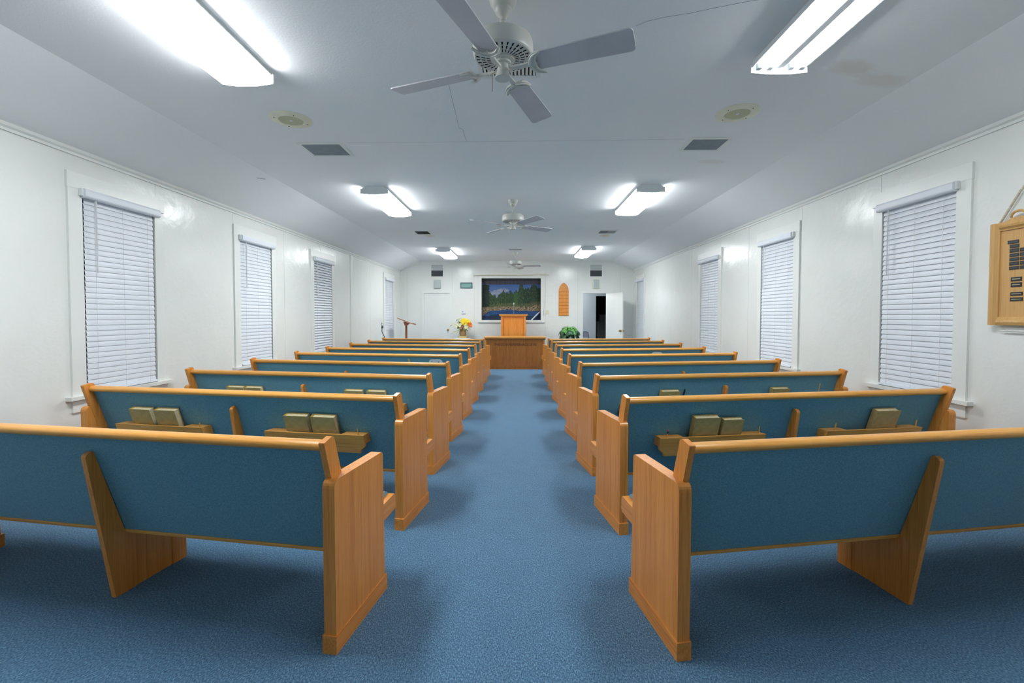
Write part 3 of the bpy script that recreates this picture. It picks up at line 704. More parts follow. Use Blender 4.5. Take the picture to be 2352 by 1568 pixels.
t = thing('wooden_stick', '', 'stick'); part('stick', B((-.013, .013, -.003, .003, 0, .328)), M['card_tan'], t, .002); part('rounded_tip', B((-.010, .010, -.003, .003, .328, .334)), M['card_tan'], t, .002)
put(t, -1, 5, .745, .012, .4735, 0, -.10); tag(t, 'tan flat stick leaning beside hymnals behind the fifth left pew', 'stick')

# ------------------------------------------------------------------ fluorescent fixtures
def fixture(x, ya, yb, label, bare=False):
    t = thing('ceiling_light', label, 'light', (x, ya, ZC), (0, 0, 0), 'fluorescent ceiling lights'); L = yb-ya; w = .172
    if bare: hp = [(-.105, 0), (-.165, -.03), (-.168, -.064), (-.161, -.064), (-.155, -.038), (.155, -.038), (.161, -.064), (.168, -.064), (.165, -.03), (.105, 0)]
    else: hp = [(-.105, 0), (-.16, -.034), (-.165, -.0485), (.165, -.0485), (.16, -.034), (.105, 0)]
    bm = bmesh.new(); prism(bm, hp, 'y', .004, L-.004); part('housing', bm, M['housing'], t)
    cap = [(-.11, -.001), (-w*.9, -.045), (-w, -.045), (-w, -.098), (-.06, -.108), (.06, -.108), (w, -.098), (w, -.045), (w*.9, -.045), (.11, -.001)]
    if not bare: cap = [(-.11, -.001), (-w*.9, -.034), (-w, -.034), (-w, -.094), (-.06, -.104), (.06, -.104), (w, -.094), (w, -.034), (w*.9, -.034), (.11, -.001)]
    for (a, b) in ((-.012, .0035), (L-.0035, L+.012)):
        bm = bmesh.new(); prism(bm, cap, 'y', a, b); part('end_cap', bm, M['housing'], t, .002)
    if not bare:
        bm = bmesh.new(); prism(bm, [(-.166, -.095), (-.160, -.100), (-.06, -.114), (.06, -.114), (.160, -.100), (.166, -.095)], 'y', .004, L-.004); df = part('diffuser', bm, M['glow'], t)
        part('diffuser_side', B((-.166, -.162, .004, L-.004, -.0945, -.049), (.162, .166, .004, L-.004, -.0945, -.049)), M['glow_side'], df)
    else:
        bm = bmesh.new(); prism(bm, rounded([(-.030, -.0385), (-.024, -.074), (.024, -.074), (.030, -.0385)], [0, .006, .006, 0], 2), 'y', .02, L-.02); part('ballast_cover', bm, M['housing'], t)
        for q in (-.13, -.066, .066, .13):
            bm = bmesh.new(); tube(bm, [(q, .035, -.062), (q, L-.035, -.062)], .0165, 12); part('tube', bm, M['tube'], t, smooth=.8)
            for yy in (.0045, L-.0345):
                part('lamp_socket', B((q-.014, q+.014, yy, yy+.03, -.082, -.0385)), M['vent'], t, .003)
fixture(-1.777, 1.73, 2.975, 'fluorescent ceiling light with white diffuser, largest at upper left')
fixture(1.615, 1.66, 2.885, 'fluorescent ceiling light with bare tubes and no diffuser, upper right', True)
fixture(-1.80, 5.645, 6.86, 'fluorescent ceiling light with diffuser left of the middle ceiling fan')
fixture(1.605, 5.60, 6.82, 'fluorescent ceiling light with diffuser right of the middle ceiling fan')
fixture(-1.80, 10.70, 11.95, 'fluorescent ceiling light left of the farthest fan above the closed door')
fixture(1.605, 10.48, 11.75, 'fluorescent ceiling light right of the farthest fan near the open door')

# ------------------------------------------------------------------ ceiling fans
def fan_meshes():
    D = {}
    def put_(n, bm, mat, **k): D[n] = mesh(bm, n, mat, **k)
    bm = bmesh.new(); lathe(bm, [(.068, 0), (.07, -.012), (.066, -.03), (.052, -.055), (.045, -.06), (.044, -.068), (.036, -.085), (.022, -.095), (.0165, -.1)], 28); put_('canopy', bm, M['fan_white'], smooth=.6)
    bm = bmesh.new(); lathe(bm, [(.0165, -.1), (.0165, -.118), (.014, -.12), (.014, -.19)], 16); put_('downrod', bm, M['fan_white'], smooth=.6)
    bm = bmesh.new(); lathe(bm, [(.02, -.186), (.05, -.190), (.118, -.200), (.146, -.216), (.153, -.234), (.154, -.280), (.150, -.294), (.144, -.300), (.058, -.310)], 40); put_('motor_housing', bm, M['fan_white'], smooth=.5)
    bm = bmesh.new()
    zc = lambda r: -.300-(.144-r)/.086*.010-.0007
    for r0, r1, n, ww in ((.064, .084, 30, .0022), (.090, .110, 30, .0034), (.117, .135, 30, .0042)):
        for k in range(n):
            if k % 10 == 0 and r0 > .11: continue
            a = 2*PI*(k+.5)/n; c, s = math.cos(a), math.sin(a)
            P = [(r0, -ww*.8), (r1, -ww), (r1, ww), (r0, ww*.8)]
            vs = [bm.verts.new((p*c-q*s, p*s+q*c, zc(p))) for p, q in P]; vt = [bm.verts.new((p*c-q*s, p*s+q*c, zc(p)+.004)) for p, q in P]
            bm.faces.new(vs); bm.faces.new(vt[::-1])
            for i in range(4): bm.faces.new((vs[i], vs[(i+1) % 4], vt[(i+1) % 4], vt[i]))
    put_('vent_slots', bm, M['dark_slot'])
    bm = bmesh.new(); lathe(bm, [(.058, -.309), (.058, -.318), (.04, -.320), (.04, -.332), (.03, -.334)], 24); put_('flywheel', bm, M['fan_white'], smooth=.5)
    bm = bmesh.new(); lathe(bm, [(.026, -.332), (.027, -.345), (.030, -.365), (.034, -.38), (.041, -.402), (.041, -.405)], 24); put_('switch_housing', bm, M['fan_white'], smooth=.6)
    bm = bmesh.new(); tube(bm, [(-.040, -.02, -.385), (-.052, -.022, -.39), (-.052, -.022, -.48)], .0013, 6); put_('pull_chain', bm, M['brass'])
    # blade iron + blade along +x
    bm = bmesh.new(); zi = -.306
    prism(bm, [(.045, -.012), (.10, -.010), (.145, -.014), (.145, .014), (.10, .010), (.045, .012)], 'z', zi-.006, zi+.004)
    prism(bm, [(.140, -.014), (.150, -.045), (.175, -.066), (.215, -.075), (.216, -.067), (.185, -.052), (.172, -.03), (.178, -.004), (.19, .0), (.178, .004), (.172, .03), (.185, .052), (.216, .067), (.215, .075), (.175, .066), (.150, .045), (.140, .014)], 'z', zi-.007, zi+.001)
    for sg in (-1, 1):
        tube(bm, [(.146, sg*.004, zi-.007), (.158, sg*.034, zi-.008), (.176, sg*.056, zi-.008), (.212, sg*.071, zi-.007)], [.006, .0065, .006, .003], 6)
        tube(bm, [(.178, sg*.002, zi-.007), (.177, sg*.022, zi-.008), (.188, sg*.045, zi-.008), (.214, sg*.066, zi-.007)], [.005, .005, .005, .003], 6)
    put_('blade_iron', bm, M['fan_white'], smooth=.5)
    R = .65
    bm = bmesh.new(); prism(bm, rounded([(.16, -.056), (R, -.068), (R, .068), (.16, .056)], [.03, .025, .025, .03], 5), 'z', -.003, .003)
    put_('blade', bm, M['fan_blade'], smooth=.5)
    return D
FM = fan_meshes()
def fan(x, y, ang, label):
    t = thing('ceiling_fan', label, 'fan', (x, y, ZC), (0, 0, 0), 'white ceiling fans')
    for n in ('canopy', 'downrod', 'switch_housing', 'pull_chain'): link(n, FM[n], t)
    mh = link('motor_housing', FM['motor_housing'], t); v = link('vent_slots', FM['vent_slots'], mh); v['kind'] = 'stuff'; link('flywheel', FM['flywheel'], mh)
    for k in range(4):
        a = math.radians(ang+90*k)
        bl = link('blade', FM['blade'], t); bl.matrix_local = Matrix.Rotation(a, 4, 'Z') @ Matrix.Translation((0, 0, -.352)) @ Matrix.Rotation(-.21, 4, 'X')
        ir = link('blade_iron', FM['blade_iron'], bl); ir.matrix_local = Matrix.Translation((0, 0, .302-.006))
fan(-.083, 2.335, -21, 'white four-blade ceiling fan nearest the camera, top centre')
fan(-.085, 6.33, 34, 'white four-blade ceiling fan, middle one of the three')
fan(-.09, 11.5, -14, 'white ceiling fan farthest from the camera, before the mural wall')

# ------------------------------------------------------------------ ceiling speakers, vents
def ceiling_speaker(x, y, label):
    t = thing('ceiling_speaker', label, 'speaker', (x, y, ZC), (0, 0, .6), 'round cream ceiling speakers')
    bm = bmesh.new(); lathe(bm, [(.165, 0), (.165, -.004), (.150, -.010), (.098, -.013), (.094, -.008), (.094, -.002)], 40); part('rim', bm, M['speaker_cream'], t, smooth=.5)
    bm = bmesh.new(); lathe(bm, [(.0935, -.004), (.0935, -.0085), (.05, -.0095), (.02, -.0098)], 32); part('grille', bm, M['speaker_cloth'], t)
    bm = bmesh.new(); lathe(bm, [(.013, -.0098), (.012, -.0115), (.004, -.012)], 12); part('emblem', bm, M['white_plastic'], t)
    for k in range(4):
        bm = bmesh.new(); lathe(bm, [(.0045, -.0095), (.0045, -.0135), (.002, -.0145)], 8, (.126*math.cos(k*PI/2), .126*math.sin(k*PI/2))); part('screw', bm, M['black'], t)
ceiling_speaker(-1.873, 3.735, 'round cream speaker in the ceiling at left, below the diffuser light')
ceiling_speaker(1.728, 3.66, 'round cream speaker in the ceiling at right, below the bare tubes')
def vent(x0, x1, y0, y1, label, n, axis='x', two=None, slot=None, back='dark_slot', fw=.03):
    cx, cy = (x0+x1)/2, (y0+y1)/2
    t = thing('ceiling_vent', label, 'vent', (cx, cy, ZC), (0, 0, 0), 'ceiling vents'); a, b = (x1-x0)/2, (y1-y0)/2
    part('frame', B((-a, a, -b, -b+fw, -.008, 0), (-a, a, b-fw, b, -.008, 0), (-a, -a+fw, -b+fw, b-fw, -.008, 0), (a-fw, a, -b+fw, b-fw, -.008, 0)), M['trim'], t, .002)
    part('backing', B((-a+fw, a-fw, -b+fw, b-fw, -.0015, -.0002)), M[back], t)
    ln = (2*b if axis == 'x' else 2*a)-2*fw
    for k in range(n):
        q = -ln/2+ln*(k+.5)/n; w = ln/n
        mat = M[slot or 'vent']
        if two and axis == 'y': mat = M[two[0]] if q < 0 else M[two[1]]
        bm = bmesh.new()
        if axis == 'x': prism(bm, [(q-w*.28, -.0016), (q+w*.22, -.009), (q+w*.32, -.009), (q-w*.16, -.0016)], 'x', -a+fw, a-fw)
        else: prism(bm, [(q-w*.28, -.0016), (q+w*.22, -.009), (q+w*.32, -.009), (q-w*.16, -.0016)], 'y', -b+fw, b-fw)
        part('louver', bm, mat, t)
vent(-2.075, -1.655, 4.225, 4.57, 'ceiling vent with grey louvers at left, above the second light row', 11)
vent(1.55, 1.93, 4.15, 4.47, 'ceiling vent with grey louvers at right, above the second light row', 11)
vent(-.27, .14, 2.84, 3.10, 'ceiling vent with brown slots partly behind the nearest fan', 14, 'y', ('trim', 'trim'), None, 'brown_slot')
vent(-2.02, -1.70, 8.56, 8.94, 'small two-tone ceiling vent at left beyond the middle lights', 12, 'y', ('vent', 'vent_dark'))
vent(1.50, 1.87, 8.53, 8.88, 'small two-tone ceiling vent at right beyond the middle lights', 12, 'y', ('vent_dark', 'vent'))
vent(-.27, .09, 10.85, 11.1, 'dark slotted ceiling vent above the farthest fan', 12, 'y', ('trim', 'trim'), None, 'dark_slot')

# ------------------------------------------------------------------ things on the front wall
def wall_vent(x0, x1, z0, z1, label):
    t = thing('return_vent', label, 'vent', ((x0+x1)/2, YF, (z0+z1)/2), (0, 0, 0), 'square vents high on the front wall'); a, b = (x1-x0)/2, (z1-z0)/2; f = .022
    part('frame', B((-a, a, -.012, 0, b-f, b), (-a, a, -.012, 0, -b, -b+f), (-a, -a+f, -.012, 0, -b+f, b-f), (a-f, a, -.012, 0, -b+f, b-f)), M['trim'], t, .002)
    part('backing', B((-a+f, a-f, -.002, -.0003, -b+f, b-f)), M['dark_slot'], t)
    n = 16; H = 2*b-2*f
    for k in range(n):
        z = -H/2+H*(k+.5)/n; up = z > .01; sg = 1 if up else -1; w = H/n
        bm = bmesh.new(); prism(bm, [(-.0021, z+w*.46), (-.0105, z-w*.40), (-.0115, z-w*.40), (-.0032, z+w*.46)] if up else [(-.0021, z+w*.3), (-.011, z-w*.2), (-.011, z-w*.32), (-.0021, z+w*.16)], 'x', -a+f, a-f)
        part('louver', bm, M['housing'] if up else M['vent_dark'], t)  # upper louvers get a paler material in place of light on their faces
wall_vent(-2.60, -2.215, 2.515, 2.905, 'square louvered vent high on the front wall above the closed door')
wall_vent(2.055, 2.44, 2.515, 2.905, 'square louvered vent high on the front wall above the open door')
def wall_speaker(x0, x1, z0, z1, label, rim):
    t = thing('wall_speaker', label, 'speaker', ((x0+x1)/2, YF, (z0+z1)/2), (0, 0, 0), 'grey speakers on the front wall'); a, b = (x1-x0)/2, (z1-z0)/2
    part('cabinet', B((-a, a, -.07, -.0005, -b, b)), M[rim], t, .004); part('grille', B((-a+.014, a-.014, -.078, -.0705, -b+.014, b-.014)), M['grille_grey'], t, .003)
wall_speaker(-2.487, -2.30, 2.19, 2.432, 'grey box speaker on the front wall above the closed door', 'grille_grey')
wall_speaker(2.148, 2.345, 2.188, 2.456, 'grey cream-edged box speaker on the front wall above the open door', 'speaker_cream')
t = thing('framed_plaque', 'teal plaque in a dark teal frame left of the mural', 'plaque', (-1.545, YF, 2.272))
part('frame', B((-.175, .175, -.022, -.0005, .062, .085), (-.175, .175, -.022, -.0005, -.085, -.062), (-.175, -.152, -.022, -.0005, -.062, .062), (.152, .175, -.022, -.0005, -.062, .062)), M['teal_frame'], t, .003)
part('panel', B((-.152, .152, -.012, -.0005, -.062, .062)), M['teal_print'], t)
t = thing('thermostat', 'small white thermostat on the front wall above the flowers', 'thermostat', (-1.63, YF, 1.49))
part('case', B((-.06, .06, -.028, -.0005, -.045, .045)), M['white_plastic'], t, .006); part('display', B((-.042, -.014, -.0295, -.0282, .002, .022)), M['teal_frame'], t); part('base_rail', B((-.062, .062, -.02, -.0005, -.054, -.0455)), M['vent'], t, .002)
t = thing('light_switch', 'ivory light switch plate right of the mural', 'switch', (.828, YF, 1.49))
part('plate', B((-.036, .036, -.006, -.0005, -.06, .06)), M['ivory'], t, .003); part('toggle', B((-.006, .006, -.018, -.0062, -.012, .012)), M['ivory'], t, .002)
t = thing('curtain_rod', 'thin white traverse rod above the mural opening', 'curtain rod', (0, YF-.06, 2.575))
bm = bmesh.new(); tube(bm, [(-1.31, 0, -.006), (-.9, 0, -.002), (-.2, 0, -.006), (.4, 0, .004), (.84, 0, .010)], .0085, 8); part('rod', bm, M['ivory'], t, smooth=.8)
for x, z in ((-1.32, -.006), (.85, .010)):
    bm = bmesh.new(); lathe(bm, [(.004, -.02), (.02, -.012), (.022, 0), (.02, .012), (.004, .02)], 12); part('finial', bm, M['white_plastic'], t, loc=(x, 0, z), rot=(0, PI/2, 0))
for x, z in ((-1.24, -.006), (.78, .010)): part('bracket', B((x-.008, x+.008, -.004, .0595, z-.02, z+.012)), M['white_plastic'], t, .002)
bm = bmesh.new(); lathe(bm, [(.004, -.03), (.016, -.02), (.016, .02), (.004, .03)], 10); part('carrier', bm, M['ivory'], t, loc=(.62, 0, .012), rot=(0, PI/2, 0))
bm = bmesh.new(); tube(bm, [(.80, 0, 0), (.775, .02, -.6), (.735, .035, -1.05)], .0025, 6); tube(bm, [(.735, .035, -1.02), (.735, .035, -1.16)], .010, 8); part('draw_cord', bm, M['cord'], t)
def arch_board():
    t = thing('register_board', 'pointed-arch wooden register board with slotted rows, right of the mural', 'register board', (1.307, YF, 1.386)); w, sp, h = .146, .73, .968
    pts = [(-w, 0), (w, 0)]; r = .267; c = r-w; tm = math.acos(c/r)
    for k in range(9): pts.append((-c+r*math.cos(tm*k/8), sp+r*math.sin(tm*k/8)))
    for k in range(7, -1, -1): pts.append((c-r*math.cos(tm*k/8), sp+r*math.sin(tm*k/8)))
    bm = bmesh.new(); prism(bm, pts, 'y', -.016, -.0005); part('back_board', bm, M['wood_z'], t)
    for k in range(8):
        z = .018+k*.0985
        bm = bmesh.new(); prism(bm, [(-.0165, z-.010), (-.026, z-.010), (-.030, z-.004), (-.030, z+.006), (-.025, z+.006), (-.022, z-.004), (-.0165, z-.004)], 'x', -w, w); part('slot_rail', bm, M['wood_z'], t)
arch_board()

# ------------------------------------------------------------------ communion table, pulpit, stands
t = thing('communion_table', 'oak communion table at the end of the aisle, lettered front', 'table', (-.105, 11.655, 0))
w = .765
part('top', B((-w-.035, w+.035, -.03, .64, .808, .836)), M['wood_x'], t, .006)
bm = bmesh.new()
for (a, b) in (((-w-.025, -.02), (w+.025, -.02)),):
    prism(bm, [(-.022, .808), (-.022, .79), (-.006, .768), (.012, .764), (.012, .808)], 'x', -w-.022, w+.022)
part('crown_molding', bm, M['wood_table'], t)
part('front_panel', B((-w+.03, w-.03, .012, .03, .10, .77)), M['wood_table'], t)
for s in (-1, 1):
    part('side_panel', B(tuple(sorted((s*w, s*(w-.03))))+(.002, .60, .03, .807)), M['wood_z'], t, .003)
part('base_board', B((-w-.006, w+.006, -.006, .60, 0, .105)), M['wood_table'], t, .004)
def word(txt, parent, loc, width, height, mat, ext=.0015):
    cu = bpy.data.curves.new('lettering', 'FONT'); cu.body = txt; cu.size = 1; cu.align_x = 'CENTER'; cu.align_y = 'CENTER'; cu.extrude = 0
    o = link('lettering', cu, parent, loc, (PI/2, 0, 0)); cu.materials.append(mat)
    bpy.context.view_layer.update(); d = o.dimensions
    cu.extrude = ext; bpy.context.view_layer.update()
    me = bpy.data.meshes.new_from_object(o.evaluated_get(bpy.context.evaluated_depsgraph_get())); bpy.data.objects.remove(o)
    q = link('lettering', me, parent, loc, (PI/2, 0, 0)); q.scale = (width/d.x, height/d.y, 1); return q
word('THIS DO IN REMEMBRANCE OF ME', t, (.015, .0105, .637), 1.09, .066, M['letter'])
t = thing('pulpit', 'tall honey oak pulpit behind the communion table', 'pulpit', (-.155, 12.5, 0))
part('top', B((-.395, .395, -.035, .50, 1.395, 1.42)), M['wood_x'], t, .005)
part('cornice', B((-.37, .37, -.015, .48, 1.37, 1.3945)), M['wood_x'], t, .004)
for s in (-1, 1): part('corner_stile', B(tuple(sorted((s*.345, s*.29)))+(0, .44, .1, 1.3695)), M['wood_z'], t, .003)
part('front_panel', B((-.29, .29, .030, .045, .1, 1.3695)), M['wood_z'], t); part('plinth', B((-.36, .36, -.012, .46, 0, .1)), M['wood_x'], t, .004)
t = thing('pulpit_microphone', 'thin gooseneck microphone rising from the pulpit top', 'microphone', (-.145, 12.62, 1.42))
bm = bmesh.new(); lathe(bm, [(.03, 0), (.03, .008), (.01, .014)], 12); part('base', bm, M['black'], t)
bm = bmesh.new(); tube(bm, [(0, 0, .01), (0, 0, .2), (0, .01, .28)], .004, 8); part('gooseneck', bm, M['steel'], t); bm = bmesh.new(); tube(bm, [(0, .01, .28), (0, .02, .33)], .006, 8); part('capsule', bm, M['steel'], t)
t = thing('lectern', 'slim wooden music lectern with slanted desk in the far left corner', 'lectern', (-3.04, 12.15, 0), (0, 0, 0))
bm = bmesh.new(); tube(bm, [(0, 0, .03), (0, 0, 1.16)], .03, 4); part('post', bm, M['wood_red'], t)
dk = part('desk', B((-.225, .225, -.19, .19, -.009, .009)), M['wood_red'], t, .003, loc=(.01, 0, 1.225), rot=(-.08, .36, 0))
part('ledge', B((.205, .225, -.19, .19, .0092, .03)), M['wood_red'], dk, .002)
bm = bmesh.new(); prism(bm, [(-.07, 1.225), (.09, 1.175), (.03, 1.12), (-.03, 1.12)], 'y', -.05, .05); part('desk_block', bm, M['wood_red'], t)
part('foot', B((-.2, .2, -.03, .03, 0, .03)), M['wood_red'], t, .004); part('foot', B((-.03, .03, -.2, .2, .0, .029)), M['wood_red'], t, .004)
t = thing('microphone_stand', 'black gooseneck microphone stand with empty clip at far left', 'stand', (-3.29, 11.05, 0))
bm = bmesh.new(); lathe(bm, [(.13, 0), (.13, .012), (.03, .03), (.014, .035)], 24); part('base', bm, M['black'], t, smooth=.5)
bm = bmesh.new(); tube(bm, [(0, 0, .03), (0, 0, .80)], .011, 10); part('pole', bm, M['black'], t)
bm = bmesh.new(); tube(bm, [(0, 0, .80), (-.01, 0, .86), (-.05, 0, .93), (-.075, 0, 1.0), (-.07, 0, 1.08)], .009, 8); part('gooseneck', bm, M['black'], t, smooth=.8)
bm = bmesh.new(); lathe(bm, [(.016, 0), (.02, .02), (.014, .06)], 10); part('clip_joint', bm, M['black'], t, loc=(-.07, 0, 1.07)); part('clip_screw', B((-.07, -.02, -.008, .008, 1.10, 1.115)), M['black'], t)
bm = bmesh.new(); tube(bm, [(-.07, 0, 1.13), (-.09, 0, 1.15), (-.09, 0, 1.21)], .006, 6); tube(bm, [(-.07, 0, 1.13), (-.045, 0, 1.15), (-.045, 0, 1.2)], .006, 6); tube(bm, [(-.09, 0, 1.195), (-.045, 0, 1.195)], .005, 6); part('clip', bm, M['black'], t)

def archleaf(L, w, mat, a0, a1, seg=8):
    bm = bmesh.new(); rows = []; x = z = 0
    for k in range(seg+1):
        q = k/seg; th = a0+(a1-a0)*q; ww = w*max(.08, math.sin(PI*(.06+.86*q))**.6)
        rows.append([bm.verts.new((x+ww*.10*math.sin(th), -ww/2, z-ww*.16)), bm.verts.new((x, 0, z)), bm.verts.new((x+ww*.10*math.sin(th), ww/2, z-ww*.16))])
        x += L/seg*math.cos(th); z += L/seg*math.sin(th)
    for A, C in zip(rows, rows[1:]):
        for i in range(2): bm.faces.new((A[i], A[i+1], C[i+1], C[i]))
    return mesh(bm, 'leaf', mat, smooth=3.2)
def stand(x, y, h, label, w=.2):
    t = thing('side_table', label, 'table', (x, y, 0), (0, 0, 0), 'white side tables at the front wall'); part('table_top', B((-w, w, -w*.7, w*.7, h-.025, h)), M['trim'], t, .004)
    part('apron', B((-w+.03, w-.03, -w*.7+.025, w*.7-.025, h-.09, h-.0255)), M['trim'], t)
    for a in (-1, 1):
        for b in (-1, 1): part('leg', B(tuple(sorted((a*(w-.055), a*(w-.02))))+tuple(sorted((b*(w*.7-.05), b*(w*.7-.015))))+(0, h-.0905)), M['trim'], t, .003)
stand(-1.60, 13.0, .745, 'white side table holding the flower arrangement, behind the left pews')
stand(1.43, 12.86, .72, 'white side table holding the leafy plant, behind the right pews')
# flowers
def flower(parent, loc, r, n, mat, cmat, face=(0, -1, .3), cup=.3, layers=2):
    bm = bmesh.new()
    for ly in range(layers):
        for k in range(n):
            a = 2*PI*(k+.5*ly)/n; rr = r*(1-.25*ly); c, s = math.cos(a), math.sin(a); w = 2.2*rr/n*1.5
            pts = [(.1*rr, 0, .01*ly), (.55*rr, -w*.5, cup*rr*.45+.012*ly*r*8), (rr, -w*.22, cup*rr*(.8+.5*ly)), (rr*1.02, w*.22, cup*rr*(.8+.5*ly)), (.55*rr, w*.5, cup*rr*.45+.012*ly*r*8)]
            bm.faces.new([bm.verts.new((x*c-y*s, x*s+y*c, z)) for x, y, z in pts])
    o = part('flower', bm, mat, parent)
    q = Vector(face).to_track_quat('Z', 'Y'); o.rotation_mode = 'QUATERNION'; o.rotation_quaternion = q; o.location = loc
    bm = bmesh.new(); bmesh.ops.create_icosphere(bm, subdivisions=1, radius=r*.22); part('flower_center', bm, cmat, o, loc=(0, 0, r*.12))
def leafmesh(name, L, w, mat, droop=.3, seg=6):
    bm = bmesh.new(); rows = []
    for k in range(seg+1):
        q = k/seg; ww = w*math.sin(PI*min(1, q*.93+.05))**.8; x = L*q; z = L*(.35*q-droop*q*q*1.6)
        rows.append([bm.verts.new((x, -ww/2, z+ww*.14)), bm.verts.new((x, 0, z)), bm.verts.new((x, ww/2, z+ww*.14))])
    for A, C in zip(rows, rows[1:]):
        for i in range(2): bm.faces.new((A[i], A[i+1], C[i+1], C[i]))
    return mesh(bm, name, mat, smooth=3.2)
t = thing('flower_arrangement', 'yellow, orange and cream flower arrangement in a wicker basket, front wall', 'flowers', (-1.615, 12.98, .745))
bm = bmesh.new(); lathe(bm, [(.085, .06), (.10, .12), (.098, .2), (.085, .26)], 20); part('basket', bm, M['wicker'], t, smooth=.8)
part('basket_base', B((-.115, .115, -.08, .08, 0, .06)), M['straw'], t, .006)
FZ = 13.0/1040
def fp(px, py): return ((px-1063)*FZ+.0, (776-py)*FZ)
for px, py, r, mt, cm in ((1064.5, 737.5, .085, 'pet_yellow', 'pet_yellow'), (1068.5, 743, .095, 'pet_yellow', 'gold'), (1073.5, 736.5, .07, 'pet_yellow', 'gold'), (1078.5, 743, .07, 'pet_orange', 'pet_orange'), (1081.5, 746, .06, 'pet_orange', 'pot'),
                          (1071.5, 750, .075, 'pet_cream', 'pet_cream'), (1057.5, 747, .06, 'pet_cream', 'pet_cream'), (1053, 743.5, .045, 'pet_cream', 'leaf_olive'), (1057.5, 741.5, .05, 'pet_mauve', 'pet_mauve'), (1055, 738, .035, 'pet_cream', 'pet_mauve'),
                          (1062.5, 749, .045, 'pet_pink', 'pet_mauve'), (1066, 750.5, .03, 'pet_pink', 'pet_pink'), (1077, 750, .045, 'pet_pink', 'pet_orange'), (1083, 749.5, .035, 'pet_pink', 'pet_mauve'), (1041.5, 744, .04, 'pet_cream', 'leaf_olive'), (1053.5, 732, .035, 'pet_cream', 'leaf_olive'), (1044.5, 762.5, .04, 'pet_cream', 'leaf_olive'), (1069, 738.5, .035, 'pet_pink', 'pet_orange'), (1074.5, 748, .05, 'pet_cream', 'pet_cream'), (1048, 746, .03, 'pet_cream', 'leaf_olive'), (1060, 744, .045, 'pet_cream', 'gold'), (1050, 749, .045, 'pet_cream', 'leaf_olive'), (1061, 753, .04, 'pet_pink', 'pet_mauve'), (1084, 745, .035, 'pet_cream', 'leaf_olive'), (1066, 733.5, .05, 'pet_yellow', 'gold'), (1079, 738, .045, 'pet_yellow', 'gold'), (1054, 752, .05, 'leaf_olive', 'leaf_olive'), (1075, 753, .05, 'pet_cream', 'leaf_olive')):
    x, z = fp(px, py); flower(t, (x, -.09-.05*random.random(), z), r, 9 if 'yellow' in mt else 7, M[mt], M[cm], (x*.9, -1, (z-.4)*.9+.25), .25 if 'yellow' in mt else .5, 3)
lm = [leafmesh('leaf', .2, .045, M['leaf_dark'], .35), leafmesh('leaf', .24, .02, M['leaf_light'], .4), leafmesh('leaf', .16, .04, M['leaf_olive'], .25)]
for k in range(42):
    a = random.uniform(0, 2*PI); o = link('leaf', lm[k % 3], t, (.03*math.cos(a), .02*math.sin(a)-.02, .26+.06*random.random()+(.1 if k % 3 == 2 else 0)), (0, random.uniform(-.5, .35), a)); sc = random.uniform(.75, 1.15); o.scale = (sc, sc, sc)
for (px, py) in ((1041.5, 744), (1053.5, 732), (1044.5, 762.5), (1059, 730), (1084, 741)):
    x, z = fp(px, py); bm = bmesh.new(); tube(bm, [(0, -.03, .25), (x*.5, -.06, .25+(z-.25)*.7+.04), (x, -.085, z)], .004, 5); part('stem', bm, M['leaf_olive'], t)
    o = link('leaf', lm[2], t, (x*.9, -.08, z-.02), (0, .3, random.uniform(2, 4.2)))
# plant
t = thing('potted_plant', 'bushy green plant with drooping leaves on the right of the front wall', 'plant', (1.43, 12.86, .72))
bm = bmesh.new(); lathe(bm, [(.07, 0), (.10, .02), (.115, .14), (.12, .15), (.105, .15)], 20); part('pot', bm, M['pot'], t, smooth=.6)
pl = [archleaf(.36, .115, M['leaf_dark'], .35, -1.9), archleaf(.40, .12, M['leaf_dark'], 1.0, -1.85), archleaf(.34, .105, M['leaf_light'], 1.25, -1.75), archleaf(.30, .09, M['leaf_light'], 1.45, -1.2)]
for k in range(84):
    a = 2*PI*k*.382+random.uniform(-.2, .2); tier = k/84; r0 = .07*(1-tier)+.01
    o = link('leaf', pl[min(3, int(tier*4.2))] if k % 5 else pl[2], t, (r0*math.cos(a), r0*math.sin(a), .14+.10*tier), (random.uniform(-.15, .15), random.uniform(-.1, .1), a)); sc = random.uniform(.85, 1.0); o.scale = (sc, sc, sc)
for a in (.4, 1.7, 2.9, 4.1, 5.2):
    bm = bmesh.new(); tube(bm, [(0, 0, .14), (.03*math.cos(a), .03*math.sin(a), .26), (.12*math.cos(a), .12*math.sin(a), .37), (.2*math.cos(a), .2*math.sin(a), .36)], [.006, .005, .004, .002], 6); part('stem', bm, M['leaf_light'], t)

# ------------------------------------------------------------------ name board on the right wall
Y0, Y1, ZB0, ZB1 = 2.62, 3.255, 1.315, 2.018
t = thing('name_board', 'framed pine board of black name plates hung on the right wall', 'board', (XR, (Y0+Y1)/2, 0))
hy_ = (Y1-Y0)/2
part('panel', B((-.035, -.026, -hy_+.04, hy_-.04, ZB0+.04, ZB1-.04)), M['wood_board'], t)
def moulding(y0, y1, z0, z1, vert):
    bm = bmesh.new(); prof = [(0, -.02), (0, -.055), (.02, -.062), (.034, -.058), (.046, -.046), (.056, -.044), (.056, -.02)]
    if vert == 'l': prism(bm, [(x, y0+(q if y0 < 0 else 0)) for q, x in prof] if y0 < 0 else [(x, y1-q) for q, x in prof], 'z', z0, z1)
    else: prism(bm, [(x, (z1-q) if vert == 't' else (z0+q)) for q, x in prof], 'y', y0, y1)
    part('frame_rail', bm, M['wood_board'], t)
